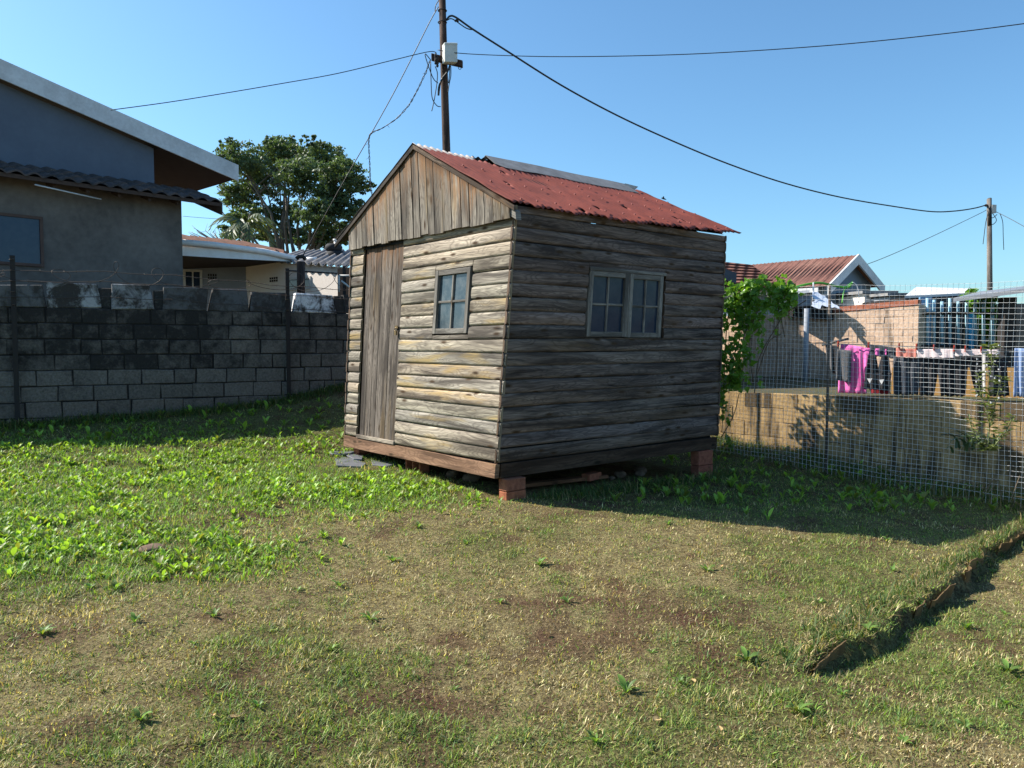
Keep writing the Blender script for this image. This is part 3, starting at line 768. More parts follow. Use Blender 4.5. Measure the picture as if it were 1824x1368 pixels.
def sheet_roof(name, sgn, mat, v0, v1, u_out, label=None, holes=True):
    mb = MB(); rg = random.Random(21 if sgn < 0 else 22)
    pitch_w = .076; nv = int((v1 - v0) / pitch_w * 6); nr = 26
    grid = {}
    for i in range(nv + 1):
        v = v0 + (v1 - v0) * i / nv
        wave = .0105 * math.cos(2 * math.pi * v / pitch_w)
        ext = u_out + .025 * float(vnoise(v * 2.2, 0, 3) - .5) * 2 + .045 * float(vnoise(v * 9, 0, 4) - .5) * 2
        if 1.05 < v < 1.28: ext += .06 * (1 - abs(v - 1.16) / .12)
        for j in range(nr + 1):
            f = j / nr; d_ = f * (HW / 2 + ext)
            u = HW / 2 + sgn * d_
            z = roofz(u, v) + .018 + wave
            dent = .022 * float(fbm(v * 1.9, f * 3, 15) - .5) * 2 - .02 * math.sin(math.pi * f) * math.exp(-((v - 1.2) / .9) ** 2)
            if f > .93: z += .018 * float(vnoise(v * 7, 0, 19) - .5) * (f - .93) / .07
            p = H(u, v, min(z, 9)) ; p.z += dent
            grid[i, j] = mb.add([p])
    hl = []
    if holes:
        hl = [(1.02, .50, .035, .02), (1.07, .53, .03, .012), (1.13, .545, .08, .012), (.62, .42, .05, .014), (.75, .28, .05, .012), (.95, .3, .04, .01), (.42, .55, .03, .012), (1.9, .72, .02, .03), (2.3, .45, .03, .012), (.55, .80, .04, .012), (1.28, .83, .05, .01), (2.6, .83, .05, .02), (.9, .93, .05, .02), (2.95, .62, .05, .01),
              (.95, .05, .35, .05), (1.5, .06, .2, .05), (2.1, .05, .25, .04)]
    for i in range(nv):
        for j in range(nr):
            v = v0 + (v1 - v0) * (i + .5) / nv; f = (j + .5) / nr
            if any((abs(v - a) / rv_) ** 2 + (abs(f - b) / rf) ** 2 < 1 for (a, b, rv_, rf) in hl): continue
            zinc = lambda vv, ff: 1 - (max(0, 1 - ff / .17) * (1 if vv < 1.05 else .25) if sgn < 0 else 0)
            q = [(i, j), (i + 1, j), (i + 1, j + 1), (i, j + 1)]
            if sgn < 0: q = q[::-1]
            cc = []; uv = []
            for (a, b) in q:
                vv = v0 + (v1 - v0) * a / nv; ff = b / nr; cc.append((1, 1, 1, zinc(vv, ff))); uv.append((vv, ff * 1.75))
            mb.face([grid[k] for k in q], uv, cc, True)
    o = mb.build(name, mat, shed)
    sd = o.modifiers.new('thickness', 'SOLIDIFY'); sd.thickness = .003; sd.offset = -1
    return o
rs = sheet_roof('roof_sheet', -1, ROOF, -.075, HL + .23, .085); rs['label'] = 'red painted corrugated sheet with torn eave'
rs2 = sheet_roof('roof_sheet', 1, DARKTIN, -.075, HL + .05, .31, holes=False)
# screws
mb = MB(); rg = random.Random(5)
for f in (.36, .62, .9):
    for k in range(15):
        v = .12 + k * .228 + rg.uniform(-.02, .02); d_ = f * (HW / 2 + .08) + rg.uniform(-.02, .02); u = HW / 2 - d_
        c_ = H(u, v, roofz(u, v) + .03); n = Vector((*(-EF * .5), .86))
        a = Vector((*ES, 0)) * .008; b = n.cross(a.normalized()) * .008
        mb.box(c_ - a - b, a * 2, b * 2, n * .012)
mb.build('roof_screw', m_plain('red_screw', (.34, .10, .08), None, 9, .6, 0), shed)['kind'] = 'stuff'
# dark roof backing
mb = MB()
for sgn in (-1, 1):
    e = HW / 2 + .0
    q = [H(HW / 2, -.0, roofz(HW / 2, 0) - .02), H(HW / 2, HL, roofz(HW / 2, HL) - .02), H(HW / 2 + sgn * e, HL, roofz(0, HL) - .03), H(HW / 2 + sgn * e, 0, roofz(0, 0) - .03)]
    mb.quad(*q)
mb.build('roof_boarding', BLACK, shed)
# ridge sheet: a loose grey strip lifted off the ridge
mb = MB(); ns = 30; rows = []
for i in range(ns + 1):
    v = .86 + (3.12 - .86) * i / ns
    lift = .012 + .003 * math.sin(v * 5)
    edge = .24 + .035 * float(vnoise(v * 5, 0, 8) - .5) - (.08 if i == 0 else 0)
    a = H(HW / 2 + .05, v, roofz(HW / 2, v) + lift + .02); b = H(HW / 2 - .0, v, roofz(HW / 2, v) + lift + .045)
    c_ = H(HW / 2 - edge, v, roofz(HW / 2 - edge, v) + lift * .75 + .012)
    rows.append(mb.add([a, b, c_]))
for i in range(ns):
    for j in range(2): mb.face((rows[i] + j, rows[i + 1] + j, rows[i + 1] + j + 1, rows[i] + j + 1), None, WHITE)
o = mb.build('ridge_cap', OLDZ, shed); sd = o.modifiers.new('t', 'SOLIDIFY'); sd.thickness = .004
o['label'] = 'loose grey metal ridge sheet lifting off the roof'
mb = MB()
for k, (v, du_, sz) in enumerate(((3.10, .02, .2),)):
    c_ = H(HW / 2 - du_, v, roofz(HW / 2 - du_, v) + .07)
    mb.quad(c_, c_ + Vector((.17, .03, -.035)), c_ + Vector((.10, .0, -.10)), c_ + Vector((-.08, -.06, -.05)))
o = mb.build('ridge_flap', m_plain('pale_tin', (.6, .58, .53), (.3, .14, .08), 9, .5, .05), shed); sd = o.modifiers.new('t', 'SOLIDIFY'); sd.thickness = .004
# barge strips on the front verge
mb = MB(); n_ = Vector((*ES, 0))
for sgn, ext in ((-1, .075), (1, .30)):
    u1 = HW / 2 + sgn * (HW / 2 + ext)
    pts = [(HW / 2, roofz(HW / 2, 0) + .012), (u1, roofz(u1, 0) + .006)]
    c8 = []
    for (uu, z) in pts:
        pass
    a, b = H(pts[0][0], 0, pts[0][1]), H(pts[1][0], 0, pts[1][1])
    dn = Vector((0, 0, -.04)); o0, o1 = n_ * -.072, n_ * -.05
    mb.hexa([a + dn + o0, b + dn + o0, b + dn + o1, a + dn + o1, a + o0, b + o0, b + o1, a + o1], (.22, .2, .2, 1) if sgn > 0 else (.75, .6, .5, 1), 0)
mb.build('bargeboard', W_PLANK, shed)
mb = MB()
a = H(.02, 0, 2.635) - n_ * .045; mb.hexa([a, a - Vector((*EF, 0)) * .09 + Vector((0, 0, -.05)), a - Vector((*EF, 0)) * .09 + Vector((0, 0, -.05)) + n_ * .06, a + n_ * .06] + [p + Vector((0, 0, .07)) for p in (a, a - Vector((*EF, 0)) * .08 + Vector((0, 0, -.045)), a - Vector((*EF, 0)) * .08 + Vector((0, 0, -.045)) + n_ * .06, a + n_ * .06)])
mb.build('eave_block', W_FRAME, shed)

# ---- brick piers, slates, rubble
t = NT('clay_brick'); nb = t.noise(t.coord('World'), 22, 5, .65); nb2 = t.noise(t.coord('World'), 120, 3, .6)
c = t.mix(t.ramp(nb, (.35, 0), (.65, 1)), (.36, .13, .075), (.22, .075, .045)); c = t.mix(t.ramp(nb2, (.6, 0), (.7, .6)), c, (.09, .05, .04)); c = t.mix(1, c, t.attr(), 'MULTIPLY')
t.bump(nb2, .4, .004); BRICK = t.done(c, .9, .15)
def pier(name, u, v, zb, label, n=2, lu=.115, lv=.225, col=WHITE):
    p = A0 + EF * u + ES * v; zt = ZB - .003 + .02 * v / HL * 0
    r_ = thing(name, label, 'brick pier', (p.x, p.y, zb), 'brick piers under the shed')
    h = (zt - zb) / n
    for k in range(n):
        mb = MB(); j = random.uniform(-.008, .008); a = math.atan2(ES.y, ES.x) + random.uniform(-.05, .05)
        mb.cbox((p.x + j, p.y + j, zb + k * h + .002), lv, lu, h - .005, a, tuple(x * random.uniform(.85, 1.1) for x in (1, 1, 1)) + (1,))
        mb.build('brick', BRICK, r_, .006)
pA = A0 + EF * .04 + ES * .1
pier('brick_pier', .035, .115, gz(*pA) - .045, 'two stacked red bricks under the near corner of the shed')
pD = A0 + EF * .05 + ES * 2.9
pier('brick_pier', .045, 2.93, gz(*pD) - .05, 'two stacked dark red bricks under the far right corner of the shed', 2, .12, .25)
pB = A0 + EF * 1.62 + ES * .1
# hollow brick mid front
mb = MB(); p = A0 + EF * 1.58 + ES * .1; zb = gz(*p) - .02; zt = ZB - .003; a = Vector((*EF, 0)); b = Vector((*ES, 0)); o0 = Vector((p.x, p.y, zb)) - a * .14 - b * .06
hh = Vector((0, 0, zt - zb)); th = .022
mb.box(o0, a * .28, b * .12, (0, 0, th)); mb.box(o0 + hh - Vector((0, 0, th)), a * .28, b * .12, (0, 0, th))
for q in (0, .129, .258): mb.box(o0 + a * q + Vector((0, 0, th)), a * .022, b * .12, hh - Vector((0, 0, 2 * th)))
tag(mb.build('hollow_brick', BRICK, None, .004), 'hollow red clay brick propping the front beam near the door', 'brick', 'brick piers under the shed')
for (u, v) in ((2.75, .12), (2.75, 2.9)):
    p = A0 + EF * u + ES * v
    pier('brick_pier', u, v, gz(*p) - .05, 'stacked red bricks under the left side of the shed behind the slates')
SLATE = m_plain('slate', (.15, .155, .17), (.09, .09, .1), 12, .6, .2)
def slate(pxs, label, h=.022, dz=0):
    pts = [onground(a, b) for a, b in pxs]; z = sum(p.z for p in pts) / len(pts) + .012 + dz
    mb = MB(); nn = len(pts)
    i = mb.add([Vector((p.x, p.y, z - h)) for p in pts] + [Vector((p.x, p.y, z + random.uniform(-.002, .002))) for p in pts])
    mb.face([i + nn + k for k in range(nn)][::-1]); mb.face([i + k for k in range(nn)])
    for k in range(nn): mb.face((i + k, i + (k + 1) % nn, i + nn + (k + 1) % nn, i + nn + k))
    o = mb.build('paving_slate', SLATE, None, .004)
    bm = bmesh.new(); bm.from_mesh(o.data); bmesh.ops.recalc_face_normals(bm, faces=bm.faces); bm.to_mesh(o.data); bm.free()
    tag(o, label, 'paving slate', 'slates on the ground by the shed door')
slate([(584, 806), (600, 801), (628, 802), (633, 810), (612, 814), (592, 813)], 'upper grey slate of the loose slates by the shed door')
slate([(616, 813), (634, 810), (648, 814), (645, 822), (630, 821)], 'small grey slate at the right of the loose slates by the door', dz=.006)
slate([(596, 816), (614, 815), (640, 823), (652, 829), (646, 834), (600, 833)], 'largest grey slate lying nearest the grass by the shed door', dz=.003)
slate([(660, 818), (690, 824), (706, 830), (690, 833), (664, 830)], 'dark grey slate tucked close under the shed front beam')
# rubble below the shed
STONE = m_plain('earth_stone', (.20, .13, .085), (.11, .07, .05), 18, .9, .5, dist=.01)
def rock(p, s, label, mat=STONE, sq=.5, cat='stone', name='stone', group=None):
    bm = bmesh.new(); bmesh.ops.create_icosphere(bm, subdivisions=3, radius=1)
    sd = random.random() * 50
    for v in bm.verts:
        k = 1 + .5 * (float(fbm(v.co.x * 1.6 + sd, v.co.y * 1.6 + v.co.z * 1.3, 5)) - .5)
        v.co = Vector((v.co.x * s * k, v.co.y * s * .8 * k, v.co.z * s * sq * k))
    me = bpy.data.meshes.new(name); bm.to_mesh(me); bm.free(); me.materials.append(mat); me.polygons.foreach_set('use_smooth', [True] * len(me.polygons))
    o = bpy.data.objects.new(name, me); COL.objects.link(o); o.location = p; o.rotation_euler = (0, 0, random.random() * 6)
    return tag(o, label, cat, group)
rock(onground(272, 981) + Vector((0, 0, .008)), .085, 'flat brown stone half sunk in the lawn among the weeds', sq=.4)
def under(u, v): q = A0 + EF * u + ES * v; return Vector((q.x, q.y, gz(q.x, q.y)))
for k, (u, v, s) in enumerate(((.9, .3, .09), (1.15, .25, .07), (.6, .5, .08), (.35, 1.9, .07), (.3, 2.15, .06), (.5, 2.4, .08), (.25, 1.65, .04))):
    rock(under(u, v) + Vector((0, 0, .03)), s, 'brown rubble stone lying in the dark gap below the shed floor', group='rubble stones below the shed', sq=.6)
mb = MB(); a, b = under(.25, .35) + Vector((0, 0, .03)), under(.15, 1.5) + Vector((0, 0, .05)); n = Vector((*EF, 0)) * .1
mb.hexa([a, b, b + n, a + n] + [p + Vector((0, 0, .035)) for p in (a, b, b + n, a + n)], (.9, .7, .6, 1), 0)
tag(mb.build('loose_plank', W_BEAM, None, .003), 'reddish plank lying on the soil below the shed beside the near bricks', 'plank')
mb = MB(); a = under(.2, 1.3); mb.cbox((a.x, a.y, a.z + .05), .22, .105, .07, .9); tag(mb.build('loose_brick', BRICK, None, .005), 'loose red brick lying below the shed past the plank', 'brick')
# fallen leaves / scraps
LEAFDRY = m_plain('dry_leaf', (.5, .36, .16), (.36, .22, .09), 30, .8, .1)
lp = None
for k, (a, b) in enumerate(((1282, 1305), (975, 1138), (418, 1286), (1285, 1013), (625, 1066), (1235, 1218), (380, 1280), (1170, 1295), (120, 1045), (192, 1027))):
    g_ = onground(a, b) + Vector((0, 0, .012))
    if lp is None:
        mb = MB(); prof = [(0, 0), (.25, .35), (.55, .42), (.85, .22), (1, 0)]
        for (x0, w0), (x1, w1) in zip(prof[:-1], prof[1:]):
            for s_ in (1, -1): mb.quad((x0 * .07 - .035, 0, .004 * math.sin(x0 * 3)), (x1 * .07 - .035, 0, .004 * math.sin(x1 * 3)), (x1 * .07 - .035, s_ * w1 * .05, .012 * w1 + .006), (x0 * .07 - .035, s_ * w0 * .05, .012 * w0 + .006))
        lp = mb.build('fallen_leaf', LEAFDRY); o = lp; tag(o, 'dry tan leaf lying on the short lawn', 'leaf', 'dry leaves on the lawn')
    else: o = lp.copy(); COL.objects.link(o)
    o.location = g_; o.rotation_euler = (random.uniform(-.25, .25), random.uniform(-.25, .25), random.random() * 6); s_ = random.uniform(.45, .8); o.scale = (s_, s_, s_)

# ================================================================== LEFT BLOCK WALL
def V3(p, z): return Vector((p[0], p[1], z))
t = NT('cement_block'); w_ = t.coord('World')
n1 = t.noise(w_, 38, 5, .7); n2 = t.noise(w_, 3.2, 5, .65, .4); n3 = t.noise(w_, 9, 4, .7)
c = t.mix(t.ramp(n1, (.34, 0), (.66, 1)), t.mix(1, t.attr(), (.68, .66, .64), 'MULTIPLY'), t.mix(1, t.attr(), (1.25, 1.25, 1.25), 'MULTIPLY'))
soot = t.math('SUBTRACT', 1.0, t.attr('Col', 'Alpha'))
sm = t.ramp(t.math('ADD', t.math('MULTIPLY', soot, .75), t.math('MULTIPLY', t.math('SUBTRACT', t.math('ADD', t.math('MULTIPLY', n2, .6), t.math('MULTIPLY', n3, .4)), .5), 2.2)), (.25, 0), (.75, 1))
c = t.mix(t.math('MULTIPLY', sm, .9), c, (.022, .021, .021))
t.bump(n1, .8, .012); BLOCK = t.done(c, .95, .1)
t = NT('old_white_paint_block'); w_ = t.coord('World')
n1 = t.noise(w_, 30, 5, .7); n2 = t.noise(w_, 3.4, 5, .72, .4)
c = t.mix(t.ramp(n2, (.42, 0), (.56, 1)), (.055, .05, .047), t.attr()); c = t.mix(t.ramp(n1, (.55, 0), (.7, .7)), c, (.12, .12, .12))
t.bump(t.math('ADD', n1, n2), .7, .012); TOPBLOCK = t.done(c, .95, .1)
MORTAR = m_plain('dark_mortar', (.02, .018, .017), (.012, .011, .011), 30, .95, .4)
def block(mb, org, d, n, s0, s1, z0, z1, th, col, rnd=.008, seed=0, cut=0, e=.009):
    """one cement block with worn, slightly rounded arrises"""
    rg = random.Random(seed)
    def q(s, z, o): 
        p = Vector(org) + Vector(d) * s + Vector(n) * o
        return Vector((p.x, p.y, z))
    j = lambda: rg.uniform(-rnd, rnd)
    A = [(s0 + j(), z0 + j() * .5), (s1 + j(), z0 + j() * .5), (s1 + j() - cut * rg.random(), z1 + j()), (s0 + j() + cut * rg.random(), z1 + j())]
    o = rg.uniform(-.004, .006)
    outer = [q(s, z, e) for s, z in A]; cx = sum(a for a, _ in A) / 4; cz = sum(b for _, b in A) / 4
    inner = [q(s + (e if s < cx else -e), z + (e if z < cz else -e), -o) for s, z in A]
    back = [q(s, z, th) for s, z in A]
    i = mb.add(inner + outer + back)
    cc = col if len(col) == 4 else (*col, 1)
    mb.face((i, i + 1, i + 2, i + 3), None, cc)
    for k in range(4):
        k2 = (k + 1) % 4
        mb.face((i + 4 + k, i + 4 + k2, i + k2, i + k), None, cc); mb.face((i + 8 + k, i + 8 + k2, i + 4 + k2, i + 4 + k), None, cc)
lwn = (-LWD.y, LWD.x)                       # away from the yard
ztop = P(0, 546, 9.5).z
wall = thing('block_wall', 'tall dark stained cement block wall with flaking white top course left of the shed', 'wall', V3(LW0, .4))
mb = MB(); mt = MB(); rg = random.Random(2)
for k in range(10):
    z1 = ztop - k * .2; s = -8.6 + (k % 2) * .2 + rg.uniform(-.03, .03)
    while s < 9.5:
        ln = .4 if rg.random() > .1 else rg.uniform(.22, .34)
        g = rg.uniform(.86, 1.10); px_like = s / 4.4
        base = np.array((.165, .145, .128)) * g
        dirt = max(0, (k - 4.6)) / 3.5
        if k >= 5: base = base * (1 - min(1, dirt) * .55) + np.array((.17, .105, .065)) * min(1, dirt) * .55 * g
        so = max(0, 1.15 - k * .2) * (1.05 if s < 2.4 else .62) + rg.uniform(-.1, .1)
        if k == 3 and .9 < s < 3.2: so += .35
        if k >= 5: so = rg.uniform(.1, .3)
        block(mb, LW0, LWD, lwn, s + .006, s + ln - .008, z1 - .192, z1 - .004, .14, (*base, 1 - min(1, max(0, so))), seed=rg.random())
        s += ln
mb.build('block_courses', BLOCK, wall)
a, b = LW0 + LWD * -8.8, LW0 + LWD * 9.8; nn = Vector(lwn)
mt.hexa([V3(a + nn * .010, -.2), V3(b + nn * .010, -.2), V3(b + nn * .13, -.2), V3(a + nn * .13, -.2), V3(a + nn * .010, ztop - .003), V3(b + nn * .010, ztop - .003), V3(b + nn * .13, ztop - .003), V3(a + nn * .13, ztop - .003)])
mt.build('mortar', MORTAR, wall)
mb = MB(); s = -.65; rg = random.Random(9); k = 0
lens = [.64, .6, .64, .66, .36, .36, .62, .62, .56, .66, .5, .6]; gaps = [.02, .02, .02, .26, .0, .02, .02, .02, .14, .03, .02]
ztc = P(0, 503, 9.5).z
while s < 9.5:
    i = k - 0
    ln = rg.uniform(.5, .66); gp = .02 if rg.random() > .2 else rg.uniform(.08, .2)
    w = rg.choice([.12, .6, .2, .75, .14, .4, .3]); tint = (w, w * 1.0, w * 1.03)
    block(mb, LW0, LWD, lwn, s, s + ln, ztop + .004, ztc + rg.uniform(-.015, .015), .15, (*tint, 1), .022, rg.random(), cut=.05)
    if gp > .06: block(mb, LW0 + Vector(lwn) * .05, LWD, lwn, s + ln - .02, s + ln + gp + .02, ztop + .004, ztc - .03, .1, (.04, .04, .04, 1), .01, rg.random())
    s += ln + gp; k += 1
mb.build('top_course', TOPBLOCK, wall)
# posts with barbed wire
IRON = m_plain('black_iron', (.018, .017, .018), (.03, .022, .018), 20, .7, .1)
for px, y0, y1, off_, lab in ((29, 455, 752, -.06, 'black iron fence post standing against the left end of the block wall'), (512, 478, 706, -.06, 'black iron fence post against the block wall nearest the shed'), (-200, 420, 752, -.06, 'black iron fence post beyond the left end of the picture')):
    r = (px - CX) / F_PX; s = (r * LW0.y - LW0.x) / (LWD.x - r * LWD.y) if px > -100 else -1.4; b = LW0 + LWD * s - Vector(lwn) * .07
    zt = P(px, y0, b.y).z; zb = gz(b.x, b.y) - .1
    po = thing('fence_post', lab, 'post', V3(b, zb), 'fence posts along the block wall')
    mb = MB(); ang = math.atan2(LWD.y, LWD.x); mb.cbox((b.x, b.y, zb), .055, .012, zt - zb, ang); mb.cbox((b.x, b.y + .02, zb), .010, .045, zt - zb, ang)
    mb.build('angle_post', IRON, po)
    mb = MB(); top = V3(b, zt - .02); mb.tube([top, top - Vector((.0, .0, .0)) + V3(nn * .02, .0), top + V3(nn * .32, .20)], .012, 5) if px > 100 and False else None
    for zz in (zt - .05, ztop + .18, ztop + .02): mb = MB(); mb.tube([V3(b, zz) + Vector((-.03, -.01, 0)), V3(b, zz) + Vector((.03, -.02, .005))], .006, 5); mb.build('wire_tie', RUSTWIRE, po)
def barbed(mb, pts, r=.004, step=.13):
    mb.tube(pts, r, 4)
    for a, b in zip(pts[:-1], pts[1:]):
        L = (b - a).length; m = int(L / step)
        for k in range(m):
            c_ = a.lerp(b, (k + .5) / max(1, m)); dv = Vector((random.uniform(-1, 1), random.uniform(-1, 1), random.uniform(-1, 1))).normalized() * .022
            mb.tube([c_ - dv, c_ + dv], .0022, 3)
for zz, lab in ((ztc + .13, 'upper straight barbed wire strand above the block wall'), (ztc + .0, 'middle barbed wire strand crossing the white blocks'), (ztop + .1, 'lower barbed wire strand crossing the top blocks')):
    mb = MB(); pts = [V3(LW0 + LWD * s - Vector(lwn) * .09, zz + .05 * math.sin(s * 1.1) - .02 * s * .3 + .012 * math.sin(s * 7)) for s in np.linspace(-3, 7.2, 40)]
    barbed(mb, pts); tag(mb.build('barbed_wire', RUSTWIRE), lab, 'barbed wire', 'barbed wire along the block wall')
mb = MB(); pts = []
for k in range(420):
    a = k * .22; s = -1.8 + k * .0205 + .07 * math.sin(k * .13)
    pts.append(V3(LW0 + LWD * (s + .18 * math.cos(a)) + Vector(lwn) * (.10 * math.cos(a * .5)), ztc + .02 + .13 * (1 + math.sin(a)) * (.75 + .4 * math.sin(k * .05))))
barbed(mb, pts, .004, .1); tag(mb.build('barbed_wire_coil', RUSTWIRE), 'loose coil of rusty barbed wire along the top of the block wall', 'barbed wire')

# ================================================================== LEFT HOUSE
def on_line(Q, d, px, z=None):
    r = (px - CX) / F_PX; c_, s_ = math.cos(PITCH), math.sin(PITCH); dz = ((z if z is not None else CAM_Z) - CAM_Z) * s_
    t_ = (r * (Q[1] * c_ - dz) - Q[0]) / (d[0] - r * d[1] * c_)
    return Vector((Q[0] + d[0] * t_, Q[1] + d[1] * t_))
hd = Vector((.68, .733)).normalized(); hn = Vector((-hd.y, hd.x))
BLUEWALL = m_plain('blue_grey_paint', (.125, .15, .195), (.105, .125, .165), 1.6, .85, .1)
BROWNWALL = m_plain('bare_plaster', (.21, .175, .15), (.10, .083, .072), .9, .9, .3, dist=.01)
WHITEPAINT = m_plain('weathered_white_paint', (.74, .74, .75), (.52, .51, .51), 2.2, .7, .1)
SOFFIT = m_plain('dark_soffit', (.032, .024, .022), (.022, .016, .015), 5, .9, .1)
t = NT('clay_tile_dark'); n1 = t.noise(t.coord('World'), 4, 5, .7); n2 = t.noise(t.coord('World'), 30, 4, .7)
c = t.mix(t.ramp(n1, (.4, 0), (.6, 1)), (.115, .085, .075), (.05, .045, .045)); c = t.mix(t.ramp(n2, (.58, 0), (.72, .6)), c, (.26, .22, .19)); t.bump(n2, .5, .01); DARKTILE = t.done(c, .9, .2)
def slab(mb, a, b, c_, d_, th, col=WHITE):
    dn = Vector((0, 0, -th)); mb.hexa([a + dn, b + dn, c_ + dn, d_ + dn, a, b, c_, d_], col)
Qw = Vector(P(325, 450, 15.8).xy)
house = thing('neighbour_house', 'blue grey gabled house with white bargeboard and tiled lean-to over the wall', 'house', V3(Qw, .9))
wl0 = on_line(Qw, hd, -300); wr = Qw
mb = MB(); zl = P(325, 372, 15.8).z + .2
mb.hexa([V3(wl0, .5), V3(wr, .5), V3(wr + hn * .2, .5), V3(wl0 + hn * .2, .5), V3(wl0, zl), V3(wr, zl), V3(wr + hn * .2, zl), V3(wl0 + hn * .2, zl)])
mb.hexa([V3(wr + hn * .2, .5), V3(wr + hn * .2 - hd * .2, .5), V3(wr + hn * 3 - hd * .2, .5), V3(wr + hn * 3, .5)] + [V3(q, zl) for q in (wr + hn * .2, wr + hn * .2 - hd * .2, wr + hn * 3 - hd * .2, wr + hn * 3)])
mb.build('lean_to_wall', BROWNWALL, house)
# gable wall and roof
Qg = Qw + hn * .72; g_r = on_line(Qg, hd, 275, 4.8)
Qb = Qg - hn * .2
br = on_line(Qb, hd, 424, P(424, 300, 16.2).z); zb_r = P(424, 297, br.y).z
bl = on_line(Qb, hd, 0, P(0, 110, 13.2).z); zb_l = P(0, 108, bl.y).z
sl = (zb_l - zb_r) / (bl - br).length
def bz(q): return zb_r + sl * (br - q).dot(hd)
apex = bl - hd * .7
mb = MB(); g_l = apex
lo = lambda q: V3(q, 2.0)
th_b = .35
def gz_(q): return bz(q) - th_b + .03
pg = g_r; pa = g_r + hd * ((apex - g_r).dot(hd))
i = mb.add([V3(pa - hd * 3, 2), V3(pg, 2), V3(pg, gz_(pg)), V3(pa, gz_(pa)), V3(pa - hd * 3, gz_(pa) - 3 * sl)]); mb.face((i, i + 1, i + 2, i + 3, i + 4))
mb.quad(V3(pg, 2), V3(pg + hn * 2.3, 2), V3(pg + hn * 2.3, gz_(pg)), V3(pg, gz_(pg)))
mb.build('gable_wall', BLUEWALL, house)
mb = MB()
slab(mb, V3(br, zb_r), V3(br + hn * 2.6, zb_r), V3(apex + hn * 2.6, bz(apex)), V3(apex, bz(apex)), .06)
l2 = apex - hd * (apex - br).length
slab(mb, V3(apex, bz(apex)), V3(apex + hn * 2.6, bz(apex)), V3(l2 + hn * 2.6, zb_r), V3(l2, zb_r), .06)
roof_l = mb.build('roof', SOFFIT, house)
mb = MB(); o_ = -hn * .035
slab(mb, V3(br + o_, zb_r + .03), V3(br, zb_r + .03), V3(apex, bz(apex) + .03), V3(apex + o_, bz(apex) + .03), th_b)
slab(mb, V3(apex + o_, bz(apex) + .03), V3(apex, bz(apex) + .03), V3(l2, zb_r + .03), V3(l2 + o_, zb_r + .03), th_b)
mb.build('bargeboard', WHITEPAINT, house)
mb = MB(); e0 = br - hd * .02
slab(mb, V3(e0, zb_r - .07), V3(e0 - hd * .025, zb_r - .07), V3(e0 - hd * .025 + hn * 2.6, zb_r - .07), V3(e0 + hn * 2.6, zb_r - .07), .2)
e1 = g_r + hd * .02   # soffit boxing between wall and eave
slab(mb, V3(e1 - hn * .2, gz_(e1) - .0), V3(br - hd * .05 + hn * .05, zb_r - .25), V3(br - hd * .05 + hn * 2.5, zb_r - .25), V3(e1 + hn * 2.5, gz_(e1) - .1), .015)
mb.build('eave_soffit', SOFFIT, house)
# lean-to tiles
e_r = on_line(Qw - hn * .48, hd, 394, 4.3); e_l = on_line(Qw - hn * .48, hd, -300, 4.3)
ze = P(394, 362, e_r.y).z
run = 1.2; rise = run * math.tan(R(18))
mb = MB(); tw = .27; L = (e_r - e_l).length; nt = int(L / tw)
for k in range(nt):
    sa = L - k * tw
    for c_i in range(3):
        a0, a1 = c_i / 3 - .02, (c_i + 1) / 3 + .015
        prof = [(0, 0), (.15, .012), (.35, .045), (.55, .062), (.75, .045), (.92, .008), (1, 0)]; lift = .028; sg = random.uniform(-.012, .012)
        def tp(x, f, up): q = e_l + hd * (sa - tw + x * tw) + hn * (f * run); return V3(q, ze + f * rise + up + sg * .5 - .12 * math.sin(math.pi * min(1, sa / L)) * 0)
        for (x0, h0), (x1, h1) in zip(prof[:-1], prof[1:]):
            mb.quad(tp(x0, a0, h0 + lift), tp(x1, a0, h1 + lift), tp(x1, a1, h1), tp(x0, a1, h0))
            mb.quad(tp(x0, a0, h0 + lift - .03), tp(x1, a0, h1 + lift - .03), tp(x1, a0, h1 + lift), tp(x0, a0, h0 + lift))
mb.build('lean_to_tiles', DARKTILE, house)
mb = MB()
slab(mb, V3(e_l + hn * .02, ze - .01), V3(e_r + hn * .02, ze - .01), V3(e_r + hn * run, ze + rise - .01), V3(e_l + hn * run, ze + rise - .01), .03)
slab(mb, V3(e_l, ze + .005), V3(e_r, ze + .005), V3(e_r + hn * .03, ze + .005), V3(e_l + hn * .03, ze + .005), .07)
slab(mb, V3(e_r, ze + .02), V3(e_r + hd * .03, ze + .02), V3(e_r + hd * .03 + hn * run, ze + rise + .02), V3(e_r + hn * run, ze + rise + .02), .26)
for k in range(5):
    q = Qw - hd * (.25 + .55 * k) ; slab(mb, V3(q - hn * .36, ze + .0), V3(q - hn * .36 + hd * .05, ze + .0), V3(q + hd * .05 + hn * .5, ze + .27), V3(q + hn * .5, ze + .27), .13)
mb.build('lean_to_timbers', m_plain('old_roof_timber', (.10, .06, .045), (.06, .04, .03), 8, .9, .2), house)
mb = MB(); a, b = on_line(Qw - hn * .46, hd, 62, 4.3), on_line(Qw - hn * .25, hd, 180, 4.2); mb.tube([V3(a, P(62, 329, a.y).z), V3(b, P(180, 355, b.y).z)], .014, 5); mb.build('pale_batten', WHITEPAINT, house)
